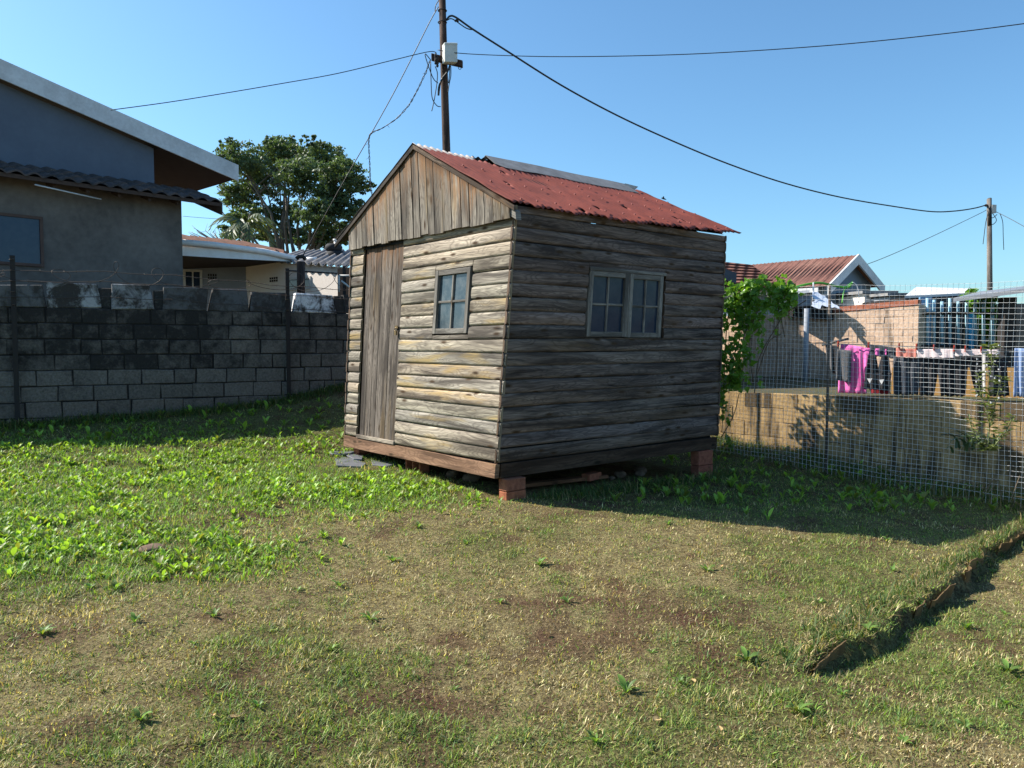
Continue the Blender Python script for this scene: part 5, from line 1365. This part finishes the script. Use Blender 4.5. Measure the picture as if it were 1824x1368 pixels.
regions = [(1270, 1330, 508, 560, 330), (1278, 1324, 555, 690, 430), (1325, 1410, 502, 548, 420), (1370, 1412, 500, 560, 90), (1330, 1352, 545, 590, 80), (1279, 1305, 690, 790, 80), (1322, 1335, 580, 650, 30), (1344, 1362, 600, 680, 14), (1200, 1280, 500, 700, 500), (1380, 1400, 545, 600, 12)]
for (x0, x1, y0, y1, n) in regions:
    cs = [(rg.uniform(x0, x1), rg.uniform(y0, y1)) for _ in range(max(3, n // 9))]
    for _ in range(n):
        c_ = cs[rg.integers(len(cs))]; a, b = c_[0] + rg.normal() * 5, c_[1] + rg.normal() * 7
        vleaf(fence_pt(a, b) + Vector((0, rg.uniform(-.16, .10), 0)), rg.uniform(.055, .11))
mb.build('leaves', LEAF_V, vine)
# tall weed and aloe clump by the fence at right
wd = thing('tall_weed', 'tall flowering weed growing through the mesh fence at right', 'plant', fence_pt(1765, 800)); mb = MB(); sm = MB()
for l in ([(1765, 800), (1768, 740), (1766, 690), (1772, 640), (1768, 615)], [(1768, 760), (1780, 710), (1790, 670)], [(1766, 740), (1752, 700), (1748, 665)], [(1760, 800), (1740, 770), (1732, 745)], [(1770, 800), (1795, 770), (1810, 740)]):
    pth = smooth([fence_pt(a, b) - Vector((rwn.x, rwn.y, 0)) * .08 for a, b in l], 5); sm.tube(pth, .005, 4)
    for p in pth:
        for _ in range(6):
            i0 = len(mb.f); u = Vector(rg.normal(size=3)); u.z = abs(u.z) * .3; u.normalize(); L = rg.uniform(.05, .12); w = u.cross(Vector((0, 0, 1))).normalized() * L * .13
            mb.quad(p, p + u * L * .5 + w, p + u * L - Vector((0, 0, L * .2)), p + u * L * .5 - w)
sm.build('stems', m_plain('weed_stem', (.16, .18, .07), None, 9, .8, 0), wd); mb.build('leaves', m_leaf('pale_weed_leaves', (.09, .13, .04), (.19, .22, .08), .35, .5), wd)
for _ in range(26):
    fl = MB()
    p = fence_pt(rg.uniform(1745, 1790), rg.uniform(615, 720)) - Vector((rwn.x, rwn.y, 0)) * .1; fl.cbox(p, .012, .012, .012, rg.random() * 3); fl.build('flower', WHITEPAINT, wd)
al = thing('aloe_clump', 'clump of curved strappy leaves against the low wall at right', 'plant', fence_pt(1728, 800)); mb = MB()
for k in range(30):
    b = fence_pt(1700 + 70 * rg.random(), 795 + 10 * rg.random()) - Vector((rwn.x, rwn.y, 0)) * rg.uniform(-.1, .15); az = rg.random() * 6.28; d3 = Vector((math.cos(az), math.sin(az) * .6, 0)); side = Vector((-d3.y, d3.x, 0)); L = rg.uniform(.22, .42); a = rg.uniform(.9, 1.4); p = b; pr = None
    for j in range(7):
        w = .018 * (1 - (j / 6) ** 2) + .001; i = mb.add([p + side * w + Vector((0, 0, w * .5)), p, p - side * w + Vector((0, 0, w * .5))])
        if pr is not None: mb.face((pr, pr + 1, i + 1, i), None, WHITE, True); mb.face((pr + 1, pr + 2, i + 2, i + 1), None, WHITE, True)
        pr = i; p = p + (d3 * math.cos(a) + Vector((0, 0, math.sin(a)))) * L / 6; a -= .3
mb.build('leaves', m_leaf('aloe_leaves', (.05, .085, .04), (.10, .14, .06), .15, .4), al)
# dry stalks and debris at the foot of the low wall
mb = MB()
for _ in range(70):
    s = rg.uniform(.4, 5); q = F0 + RWD * s - rwn * rg.uniform(.02, .45); b = V3(q, gz(q.x, q.y)); mb.tube([b, b + Vector((rg.uniform(-.2, .2), rg.uniform(-.1, .1), rg.uniform(.03, .3))), b + Vector((rg.uniform(-.35, .35), rg.uniform(-.2, .2), rg.uniform(.02, .35)))], .003, 3)
tag(mb.build('dry_stalks', m_plain('straw', (.3, .22, .13), (.18, .13, .08), 20, .9, 0)), 'dry stalks and dead stems along the foot of the low wall', 'plants', kind='stuff')

# ---- outbuilding hard behind the shed (dark verge), casts the slanting shade on the brick wall
ob = thing('outbuilding', 'dark roofed outbuilding just showing past the right edge of the shed', 'shed', (2.6, 14.3, .9))
DARKROOF = m_plain('dark_slate_paint', (.09, .10, .12), (.06, .065, .08), 4, .7, .1)
er = P(1312, 486, 12.5)
mb = MB(); rid = er + Vector((-2.2, .0, .75)); bk = Vector((.25, 1, 0)) * 2.6
slab(mb, er + Vector((0, 0, .0)), er + bk, rid + bk, rid, .17); slab(mb, rid, rid + bk, rid + bk + Vector((-2.2, 0, -.75)), rid + Vector((-2.2, 0, -.75)), .17); mb.build('roof', DARKROOF, ob)
mb = MB(); x1 = er.x - .36
i = mb.add([Vector((x1 - 3.7, 12.6, .7)), Vector((x1, 12.6, .7)), Vector((x1, 12.6, er.z)), Vector((rid.x, 12.6, rid.z - .2)), Vector((x1 - 3.7, 12.6, er.z))]); mb.face((i, i + 1, i + 2, i + 3, i + 4)); mb.quad(Vector((x1, 12.6, .7)), Vector((x1 + .6, 15.0, .7)), Vector((x1 + .6, 15.0, er.z)), Vector((x1, 12.6, er.z)))
mb.build('wall', DARKROOF, ob)

# ---- unplastered brick building
BQ = Vector(P(1480, 560, 13.5).xy)
bb = thing('brick_building', 'unplastered tan block building with a sloping top behind the washing line', 'building', V3(BQ, .8))
bl_, brt = on_line(BQ, RWD, 1275), on_line(BQ, RWD, 1635)
Lb = (brt - bl_).length; mb = MB(); rg2 = random.Random(8)
zl_, zr_ = P(1480, 548, 13.5).z, P(1635, 533, brt.y).z; sB = (BQ - bl_).length
def btop(s): return zl_ if s < sB - .1 else zl_ + (zr_ - zl_) * (s - sB) / (Lb - sB)
H_ = .105
for k in range(26):
    z0 = .6 + k * H_; s = (k % 2) * .15
    while s < Lb:
        e = min(s + .30, Lb); zt_ = min(z0 + H_ - .006, btop((s + e) / 2) - .08)
        if zt_ - z0 > .02:
            g = rg2.uniform(.88, 1.1); block(mb, bl_, RWD, rwn, s + .003, e - .003, z0, zt_ + .003, .12, (.58 * g, .415 * g, .30 * g, 1), .0015, rg2.random(), e=.002)
        s += .30
mb.build('block_wall', TANBLOCK, bb)
mb = MB(); q = rwn * .012
i = mb.add([V3(bl_ + q, .5), V3(brt + q, .5), V3(brt + q, zr_ - .09), V3(BQ + q, zl_ - .09), V3(bl_ + q, zl_ - .09)]); mb.face((i, i + 1, i + 2, i + 3, i + 4))
mb.quad(V3(brt, .5), V3(brt + rwn * 2.5, .5), V3(brt + rwn * 2.5, zr_), V3(brt, zr_ - .09)); mb.build('mortar', m_plain('pale_mortar', (.55, .44, .33), (.48, .38, .28), 12, .95, .3), bb)
mb = MB(); s = sB - .3
while s < Lb - .02:
    e = min(s + .22, Lb); a, b = bl_ + RWD * (s + .004) - rwn * .015, bl_ + RWD * (e - .004) - rwn * .015; w = rwn * .13
    tn = rg2.uniform(.9, 1.5); mb.hexa([V3(a, btop(s) - .085), V3(b, btop(e) - .085), V3(b + w, btop(e) - .085), V3(a + w, btop(s) - .085), V3(a, btop(s)), V3(b, btop(e)), V3(b + w, btop(e)), V3(a + w, btop(s))], (tn, tn, tn, 1)); s = e
mb.build('brick_coping', BRICK, bb)
# clutter on the wall top: black sheet, white plastic, pale board
mb = MB(); a, b = on_line(BQ, RWD, 1400) - rwn * .12, on_line(BQ, RWD, 1484) - rwn * .12
slab(mb, V3(a, P(0, 540, a.y).z), V3(b, P(0, 545, b.y).z), V3(b + rwn * .8, P(0, 545, b.y).z), V3(a + rwn * .8, P(0, 540, a.y).z), .24); tag(mb.build('dark_crate', IRON, None, .01), 'black slab of stored boards on top of the brick wall', 'boards')
mb = MB(); a, b = P(1395, 527, 13.6), P(1442, 521, 13.4); mb.hexa([a, b, b + Vector((.1, .4, 0)), a + Vector((.1, .4, 0))] + [p + Vector((0, 0, .05)) for p in (a, b, b + Vector((.1, .4, 0)), a + Vector((.1, .4, 0)))]); tag(mb.build('pale_board', WHITEPAINT), 'pale board propped on the wall top left of the plastic sheet', 'board')
mb = MB(); a, b = P(1392, 548, 13.7), P(1446, 545, 13.5); up = Vector((0, 0, .18)); mb.hexa([a, b, b + Vector((0, .3, 0)), a + Vector((0, .3, 0)), a + up, b + up, b + Vector((0, .3, 0)) + up, a + Vector((0, .3, 0)) + up]); tag(mb.build('grey_box', GREYWALL, None, .01), 'grey flat box below the pale board on the wall top', 'box')
def crumple(name, pts, mat, label, cat, amp=.06, n=12, seed=1):
    bm = MB(); a, b, c_, d_ = pts; g = {}
    for i in range(n + 1):
        for j in range(n + 1):
            u, v = i / n, j / n; p = a.lerp(b, u).lerp(d_.lerp(c_, u), v); w = (float(fbm(u * 5 + seed, v * 5, seed)) - .5) * amp * 2; w2 = (float(fbm(u * 6 + 9, v * 6, seed + 4)) - .5) * amp
            g[i, j] = bm.add([p + Vector((w2, w, w * .6))])
    for i in range(n):
        for j in range(n): bm.face((g[i, j], g[i + 1, j], g[i + 1, j + 1], g[i, j + 1]), None, WHITE, seed % 2 == 0)
    o = bm.build(name, mat); sd = o.modifiers.new('t', 'SOLIDIFY'); sd.thickness = .004; return tag(o, label, cat)
crumple('plastic_sheet', [P(1448, 545, 13.2), P(1492, 546, 13.2), P(1470, 527, 13.6), P(1449, 520, 13.6)], m_plain('white_plastic', (.62, .66, .74), (.5, .55, .66), 6, .35, .0), 'crumpled bluish white plastic sheet on the wall top', 'plastic sheet', .12, 14, 3)
GREEN = m_plain('green_rope', (.12, .42, .05), None, 9, .5, 0)
mb = MB(); mb.tube(px_path([(1405, 515), (1430, 508), (1460, 504), (1490, 510), (1510, 512), (1519, 503)], 13.8, 14.2), .022, 5); mb.tube(px_path([(1519, 503), (1505, 514), (1500, 540)], 14.2, 13.8), .012, 5); tag(mb.build('green_rope', GREEN), 'bright green rope draped above the brick wall', 'rope')
mb = MB(); mb.tube([P(1447, 548, 13.9), P(1449, 503, 13.9)], .014, 6); tag(mb.build('thin_pole', WHITEPAINT), 'thin white upright pole under the green rope', 'pole')
mb = MB(); mb.tube(px_path([(1519, 503), (1527, 510), (1530, 530), (1529, 540)], 14.0), .008, 5); tag(mb.build('looped_wire', WHITEPAINT), 'pale bent wire hanging down from the end of the green rope', 'wire')
mb = MB(); a = P(1437, 560, 12.9); mb.tube([V3(a, .8), a + Vector((0, 0, .1))], .045, 8); tag(mb.build('downpipe', GREYWALL), 'grey upright pipe in front of the shaded brick wall', 'pipe')

# ---- red tiled house
hr = thing('tiled_house', 'house with red brown tiled roof and white gable verge beyond the brick building', 'house', (*P(1500, 560, 22).xy, .5))
ap = P(1512, 456, 22.0); e2 = Vector((*ES, 0)); f2 = Vector((*EF, 0))
WD_ = 1.62; le = ap - e2 * WD_; le.z = P(1476, 509, le.y).z - .02; re = ap + e2 * WD_; re.z = P(1561, 512, re.y).z
t = NT('red_tile'); uvv = t.coord('UV', (1, 1, 1)); 
wv = t.node('ShaderNodeTexWave', wave_type='BANDS', bands_direction='X'); t.l.new(t.coord('UV'), wv.inputs[0]); wv.inputs['Scale'].default_value = 1.05
wr_ = t.node('ShaderNodeTexWave', wave_type='BANDS', bands_direction='Y', wave_profile='SAW'); t.l.new(t.coord('UV'), wr_.inputs[0]); wr_.inputs['Scale'].default_value = .9
n1 = t.noise(t.coord('World'), 1.2, 4, .6); n2 = t.noise(t.coord('World'), 14, 3, .6)
c = t.mix(t.ramp(n2, (.35, 0), (.65, 1)), (.12, .058, .047), (.18, .082, .064)); c = t.mix(t.ramp(n1, (.55, 0), (.7, .6)), c, (.2, .11, .085))
hh = t.math('ADD', wv.outputs['Fac'], t.math('MULTIPLY', wr_.outputs['Fac'], .6)); t.bump(hh, 1, .06); REDTILE = t.done(c, .85, .2)
mb = MB(); far_ = f2 * 4.2
def uvq(mb, a, b, c_, d_): 
    L1 = (b - a).length; L2 = (d_ - a).length; mb.quad(a, b, c_, d_, uv=[(0, 0), (L1, 0), (L1, L2), (0, L2)])
ov = f2 * -.25
uvq(mb, le + ov, le + far_, ap + far_, ap + ov); uvq(mb, ap + ov, ap + far_, re + far_, re + ov)
# rolled tile rows as relief
nr_ = 34
for k in range(nr_):
    o0 = ov + (far_ - ov) * (k / nr_); w = (far_ - ov) / nr_
    a, b = le + o0, ap + o0; up = Vector((0, 0, .018)); mb.quad(a, a + w * .3 + up, b + w * .3 + up, b); mb.quad(a + w * .3 + up, a + w * .65, b + w * .65, b + w * .3 + up)
mb.build('roof', REDTILE, hr)
mb = MB()
for (p, q) in ((le, ap), (ap, re)):
    a, b = p + ov - Vector((0, 0, .03)), q + ov - Vector((0, 0, .03)); w = f2 * .05; h = Vector((0, 0, .22)); mb.hexa([a - h + w * -1, b - h + w * -1, b - h, a - h, a + w * -1 + Vector((0, 0, .06)), b + w * -1 + Vector((0, 0, .06)), b + Vector((0, 0, .06)), a + Vector((0, 0, .06))])
a, b = le - Vector((0, 0, .03)), le + far_ - Vector((0, 0, .03)); w = e2 * -.05; h = Vector((0, 0, .12)); mb.hexa([a - h + w, b - h + w, b - h, a - h, a + w, b + w, b, a]); mb.build('bargeboard', WHITEPAINT, hr)
mb = MB(); ins_ = e2 * .28
i = mb.add([V3(le + ins_, .3), V3(re - ins_, .3), V3(re - ins_, re.z + .1), ap - Vector((0, 0, .12)), V3(le + ins_, le.z + .1)]); mb.face((i, i + 1, i + 2, i + 3, i + 4)); mb.quad(V3(le + ins_, .3), V3(le + ins_ + far_, .3), V3(le + ins_ + far_, le.z + .1), V3(le + ins_, le.z + .1)); mb.build('wall', m_plain('house_blue_grey', (.20, .25, .31), (.17, .21, .27), 3, .85, .1), hr)
mb = MB(); a = ap - e2 * .25 - Vector((0, 0, .62)) - f2 * .02; mb.box(a, e2 * .16, f2 * .03, (0, 0, .2)); mb.build('air_vent', GREYWALL, hr)
mb = MB(); a, b, c_, d_ = P(1230, 512, 22.5), P(1392, 512, 21.6), P(1334, 471, 24.5), P(1250, 462, 25)
uvq(mb, a, b, c_, d_)
for k in range(8):
    p, q = a.lerp(d_, k / 8), b.lerp(c_, k / 8); p2, q2 = a.lerp(d_, (k + 1) / 8), b.lerp(c_, (k + 1) / 8); up = Vector((0, -.03, .05)); mb.quad(p + up, q + up, q2, p2); mb.quad(p, q, q + up, p + up)
mb.build('roof', REDTILE, hr)
# white and grey low roofs beyond
wr2 = thing('white_roofed_shed', 'low shed with white sheet roof beyond the brick building', 'shed', (*P(1660, 560, 17).xy, .6)); mb = MB()
slab(mb, P(1612, 527, 16), P(1740, 521, 16), P(1735, 514, 18.5), P(1632, 511, 18.5), .05); mb.build('roof', WHITEPAINT, wr2); mb = MB(); a, b = P(1612, 560, 16.3), P(1740, 560, 16.3); mb.hexa([V3(a, .5), V3(b, .5), V3(b, .5) + Vector((0, 2, 0)), V3(a, .5) + Vector((0, 2, 0))] + [V3(a, P(1612, 530, 16.3).z), V3(b, P(1740, 525, 16.3).z), V3(b, P(1740, 525, 16.3).z) + Vector((0, 2, 0)), V3(a, P(1612, 530, 16.3).z) + Vector((0, 2, 0))]); mb.build('wall', SOFFIT, wr2)
for (x0, x1, y0, Y, m_, lab) in ((1540, 1590, 524, 20, CREAM, 'pale flat roofed hut between the tiled house and the brick wall'), (1585, 1625, 528, 19, GREYWALL, 'small grey hut beside the pale flat roofed hut')):
    hx = thing('distant_hut', lab, 'hut', (*P((x0 + x1) / 2, 560, Y).xy, .5)); mb = MB(); a, b = P(x0, y0, Y), P(x1, y0, Y); mb.hexa([V3(a, .5), V3(b, .5), V3(b, .5) + Vector((0, 2, 0)), V3(a, .5) + Vector((0, 2, 0)), a, b, b + Vector((0, 2, 0)), a + Vector((0, 2, 0))]); mb.build('wall', m_, hx)
    mb = MB(); slab(mb, a + Vector((-.1, -.1, .08)), b + Vector((.1, -.1, .08)), b + Vector((.1, 2.1, .14)), a + Vector((-.1, 2.1, .14)), .07); mb.build('roof', OLDZ, hx)
# ---- veranda with blue burglar bars
ve = thing('barred_veranda', 'dark veranda with light blue burglar bars and grey sheet roof', 'veranda', (*P(1720, 620, 12.6).xy, .8))
PALEBLUE = m_plain('pale_blue_paint', (.32, .52, .62), (.26, .42, .5), 10, .5, .05); BLUE = m_plain('mid_blue_paint', (.10, .24, .42), (.14, .26, .40), 6, .6, .05)
YV = 12.5
mb = MB()
for k, px in enumerate((1652, 1664, 1678, 1692, 1707, 1722, 1737, 1752, 1768)): mb.tube([P(px, 619, YV), P(px, 531 + 3 * (k % 3), YV)], .024, 6)
mb.build('bar', PALEBLUE, ve)
mb = MB(); mb.tube([P(1730, 640, YV - .06), P(1730, 559, YV - .06)], .04, 8); mb.build('blue_post', m_plain('bright_blue', (.05, .36, .6), None, 9, .4, 0), ve)
mb = MB()
for yy in (558, 617): mb.tube([P(1636, yy, YV - .03), P(1775, yy, YV - .03)], .025, 5)
mb.build('rail', IRON, ve)
mb = MB(); a, b = P(1637, 620, YV + .15), P(1658, 620, YV + .15); mb.hexa([V3(a, .8), V3(b, .8), V3(b, .8) + Vector((0, .05, 0)), V3(a, .8) + Vector((0, .05, 0)), V3(a, P(0, 528, YV).z), V3(b, P(0, 528, YV).z), V3(b, P(0, 528, YV).z) + Vector((0, .05, 0)), V3(a, P(0, 528, YV).z) + Vector((0, .05, 0))]); mb.build('blue_door', BLUE, ve)
mb = MB(); a, b = P(1658, 620, YV + .3), P(1716, 620, YV + .3); zt_ = P(0, 528, YV).z; mb.quad(V3(a, .8), V3(b, .8), V3(b, zt_), V3(a, zt_)); a, b = P(1636, 650, YV - .05), P(1900, 650, YV - 1.2); z0 = P(0, 621, YV).z; mb.quad(V3(a, .8), V3(b, .8), V3(b, z0), V3(a, z0)); mb.build('dark_interior', m_plain('interior_shade', (.05, .05, .055), None, 4, .95, 0), ve)  # flat dark sheets stand in for the shade inside the veranda
mb = MB(); a = P(1791, 650, 11.6); mb.cbox((a.x, a.y, .8), .17, .17, P(1791, 530, 11.6).z - .8); mb.build('post', IRON, ve)
mb = MB(); a, b = P(1698, 531, 11.9), P(1990, 492, 10.4); c_, d_ = P(2000, 490, 13.6), P(1745, 519, 14.0); slab(mb, a, b, c_, d_, .06); 
for k in range(16): p, q = d_.lerp(c_, k / 16), d_.lerp(c_, (k + .5) / 16); 
mb.build('roof', m_plain('grey_sheet', (.22, .24, .27), (.16, .17, .19), 4, .6, .1), ve)
bush = thing('garden_bush', 'leafy bush seen through the blue burglar bars', 'bush', (*P(1745, 600, 13.6).xy, .8)); leaf_cloud('crown', [(tuple(P(1742, 562, 13.6)), .34, .4, .45), (tuple(P(1765, 590, 13.6)), .22, .3, .3), (tuple(P(1728, 540, 13.6)), .2, .3, .16)], 2600, .07, LEAF_V, bush, 9)
mb = MB(); b = P(1745, 600, 13.6); mb.tube([V3(b, .7), b], .03, 5); mb.build('stem', BARK, bush)
bw = thing('back_wall', 'grey plastered wall at the back behind the barred veranda', 'wall', (*P(1760, 600, 15).xy, .8)); mb = MB(); a, b = P(1670, 600, 15.2), P(1990, 600, 14.6); mb.hexa([V3(a, .6), V3(b, .6), V3(b, .6) + Vector((0, .15, 0)), V3(a, .6) + Vector((0, .15, 0)), V3(a, 2.3), V3(b, 2.3), V3(b, 2.3) + Vector((0, .15, 0)), V3(a, 2.3) + Vector((0, .15, 0))]); mb.build('plaster', BROWNWALL, bw)

# ---- washing
C0, C1 = P(1462, 612, 10.4), P(1850, 627, 8.75)
cd = (C1 - C0); cdir = Vector((cd.x, cd.y, 0)).normalized(); cn = Vector((-cdir.y, cdir.x, 0))
def line_pt(px): q = on_line(C0.xy, cdir.xy, px); f = (q - C0.xy).length / Vector(cd.xy).length; return Vector((q.x, q.y, C0.z + cd.z * f))
mb = MB(); mb.tube([line_pt(px) + Vector((0, 0, .005)) for px in range(1440, 1900, 12)], .006, 5); mb.tube([line_pt(1464) + Vector((0, 0, -.02)), line_pt(1512) + Vector((.02, .05, .08))], .016, 5)
tag(mb.build('washing_line', GREYWIRE), 'washing line strung behind the low wall at right', 'washing line')
def cloth_mat(name, c1, c2=None, sc=60, rough=.9): return m_plain(name, c1, c2, sc, rough, .2, dist=.002)
def garment(name, panels, mat, label, cat, off=0, fold=.02, seed=0, freq=22):
    """panels: [(px_top_left, px_top_right, px_bot_left, px_bot_right, y_top_l, y_top_r, y_bot_l, y_bot_r)] hung in the plane of the line"""
    bm = MB()
    for pi, (a, b, c_, d_, yt0, yt1, yb0, yb1) in enumerate(panels):
        n, m = 16, 12; g = {}
        for i in range(n + 1):
            for j in range(m + 1):
                u, v = i / n, j / m; px = (a + (b - a) * u) * (1 - v) + (c_ + (d_ - c_) * u) * v; py = (yt0 + (yt1 - yt0) * u) * (1 - v) + (yb0 + (yb1 - yb0) * u) * v
                q = line_pt(px); base = P(px, py, q.y); w = fold * (.25 + v) * (math.sin(px * freq / 60 + seed + .6 * math.sin(v * 3)) + .5 * math.sin(px * freq / 33 + seed * 2)); z_ = .006 * math.sin(px * .7 + seed)
                g[i, j] = bm.add([base + cn * (off + w - .008 * pi) + Vector((0, 0, z_ * v))])
        for i in range(n):
            for j in range(m): bm.face((g[i, j + 1], g[i + 1, j + 1], g[i + 1, j], g[i, j]), None, WHITE, True)
    o = bm.build(name, mat); sd = o.modifiers.new('t', 'SOLIDIFY'); sd.thickness = .006
    return tag(o, label, cat, 'clothes on the washing line')
MARL = cloth_mat('grey_marl', (.16, .16, .17), (.035, .035, .04), 90); DARK = cloth_mat('charcoal_cloth', (.03, .03, .035), (.02, .02, .022)); PINK = cloth_mat('hot_pink', (.80, .17, .48), (.72, .14, .42), 8); SAL = cloth_mat('salmon', (.62, .22, .17), (.55, .19, .15), 8); WHT = cloth_mat('pale_pink_white', (.78, .66, .66), (.72, .6, .6), 8); BLK = cloth_mat('black_cloth', (.016, .016, .019), (.024, .024, .028)); SLATEB = cloth_mat('blue_grey_cloth', (.055, .06, .075), (.045, .05, .06)); DENIM = cloth_mat('pale_denim', (.16, .24, .42), (.26, .33, .5), 40); WEBB = cloth_mat('white_strap', (.55, .52, .5), None, 20)
garment('jersey', [(1470, 1494, 1472, 1492, 614, 616, 655, 668)], MARL, 'small dark grey knitted jersey at the left end of the washing line', 'clothing', 0, .03, 1)
garment('trousers', [(1483, 1497, 1484, 1495, 615, 615, 662, 668)], DARK, 'narrow charcoal garment over the grey knitted jersey', 'clothing', -.05, .02, 2)
garment('pullover', [(1496, 1521, 1494, 1519, 622, 624, 676, 681)], MARL, 'grey marl top hanging in front of the pink top', 'clothing', -.09, .012, 3)
garment('long_sleeve_top', [(1495, 1535, 1490, 1542, 612, 618, 700, 702), (1529, 1577, 1529, 1577, 619, 622, 632, 634), (1528, 1547, 1532, 1541, 622, 624, 690, 690)], PINK, 'bright pink long sleeved top spread on the washing line', 'clothing', .06, .016, 4)
o_ = garment('sports_top', [(1548, 1562, 1543, 1566, 632, 632, 664, 668), (1572, 1584, 1562, 1588, 632, 632, 668, 664), (1543, 1590, 1541, 1586, 664, 664, 692, 696)], BLK, 'black sports top with two small white marks hanging low beside the pink top', 'clothing', -.03, .02, 5)
mb = MB()
for px, py in ((1553, 678), (1574, 680)):
    q = line_pt(px); c_ = P(px, py, q.y) - cn * .10; mb.tri(c_ + cdir * -.03 + Vector((0, 0, .03)), c_ + cdir * .005 + Vector((0, 0, -.03)), c_ + cdir * .035 + Vector((0, 0, .035)))
wm = mb.build('white_mark', WHITEPAINT); wm.location -= o_.location; wm.parent = o_
garment('red_cloth', [(1546, 1582, 1550, 1585, 692, 694, 701, 702)], cloth_mat('dark_red', (.25, .02, .03)), 'dark red cloth showing under the black sports top', 'clothing', .03, .01, 6)
garment('towel', [(1546, 1597, 1546, 1597, 613, 620, 633, 640)], SLATEB, 'short slate blue cloth on the line right of the pink sleeve', 'clothing', .05, .01, 7)
garment('towel', [(1597, 1633, 1597, 1633, 620, 622, 636, 637)], SAL, 'salmon pink cloth folded over the washing line', 'clothing', -.02, .008, 8)
garment('towel', [(1633, 1700, 1634, 1701, 622, 622, 637, 638)], WHT, 'pinkish white cloth folded over the line beside the salmon one', 'clothing', -.02, .008, 9)
garment('towel', [(1701, 1780, 1702, 1780, 622, 623, 635, 630)], WHT, 'long thin white cloth at the right of the washing line', 'clothing', -.015, .006, 10)
garment('trousers', [(1590, 1612, 1590, 1606, 636, 637, 702, 704), (1606, 1640, 1606, 1634, 637, 638, 704, 703)], SLATEB, 'dark slate trousers hanging below the salmon cloth', 'clothing', .03, .025, 11)
garment('trousers', [(1636, 1672, 1634, 1662, 637, 638, 704, 705), (1664, 1690, 1676, 1690, 638, 638, 705, 706)], BLK, 'black trousers with parted legs under the white cloth', 'clothing', .04, .025, 12)
garment('trousers', [(1688, 1724, 1690, 1716, 637, 638, 706, 706), (1722, 1750, 1736, 1748, 637, 638, 706, 707)], BLK, 'second pair of black trousers with parted legs nearer the right', 'clothing', .05, .025, 13)
garment('cloth_belt', [(1750, 1757, 1752, 1757, 625, 626, 706, 706)], WEBB, 'narrow white strap hanging beside the black trousers', 'clothing', -.04, .008, 14)
garment('leggings', [(1757, 1790, 1760, 1795, 632, 632, 706, 706)], DARK, 'charcoal leggings at the right end behind the white strap', 'clothing', .06, .02, 16)
garment('jeans', [(1808, 1835, 1806, 1836, 620, 621, 706, 708)], DENIM, 'pale blue jeans hanging at the right edge of the picture', 'clothing', -.02, .02, 15)
mb0 = None
for px in (1494, 1548, 1602, 1633, 1664, 1700, 1720, 1748):
    q = line_pt(px) + Vector((0, 0, -.03)) - cn * .05
    if mb0 is None:
        mb = MB(); mb.box(q, cdir * .012, cn * .035, (0, 0, .075)); mb.box(q + cdir * .002 + Vector((0, 0, .02)), cdir * .008, cn * -.012, (0, 0, .03)); mb0 = mb.build('clothes_peg', cloth_mat('red_peg', (.5, .07, .04))); o = mb0; base0 = q
        tag(o, 'small red clothes peg on the washing line', 'peg', 'red pegs on the washing line')
        l0 = o.location.copy()
    else: o = mb0.copy(); COL.objects.link(o); o.location = l0 + (q - base0)
TANP = m_plain('ochre_panel', (.42, .24, .08), None, 5, .8, .05)
mb = MB(); a, b = line_pt(1560) + cn * .7, line_pt(1850) + cn * .7; mb.hexa([V3(a, .8), V3(b, .8), V3(b + cn * .05, .8), V3(a + cn * .05, .8)] + [V3(a, P(0, 655, a.y).z), V3(b, P(0, 655, b.y).z), V3(b + cn * .05, P(0, 655, b.y).z), V3(a + cn * .05, P(0, 655, a.y).z)]); tag(mb.build('ochre_panel', TANP), 'ochre board behind the legs of the hanging trousers', 'board')
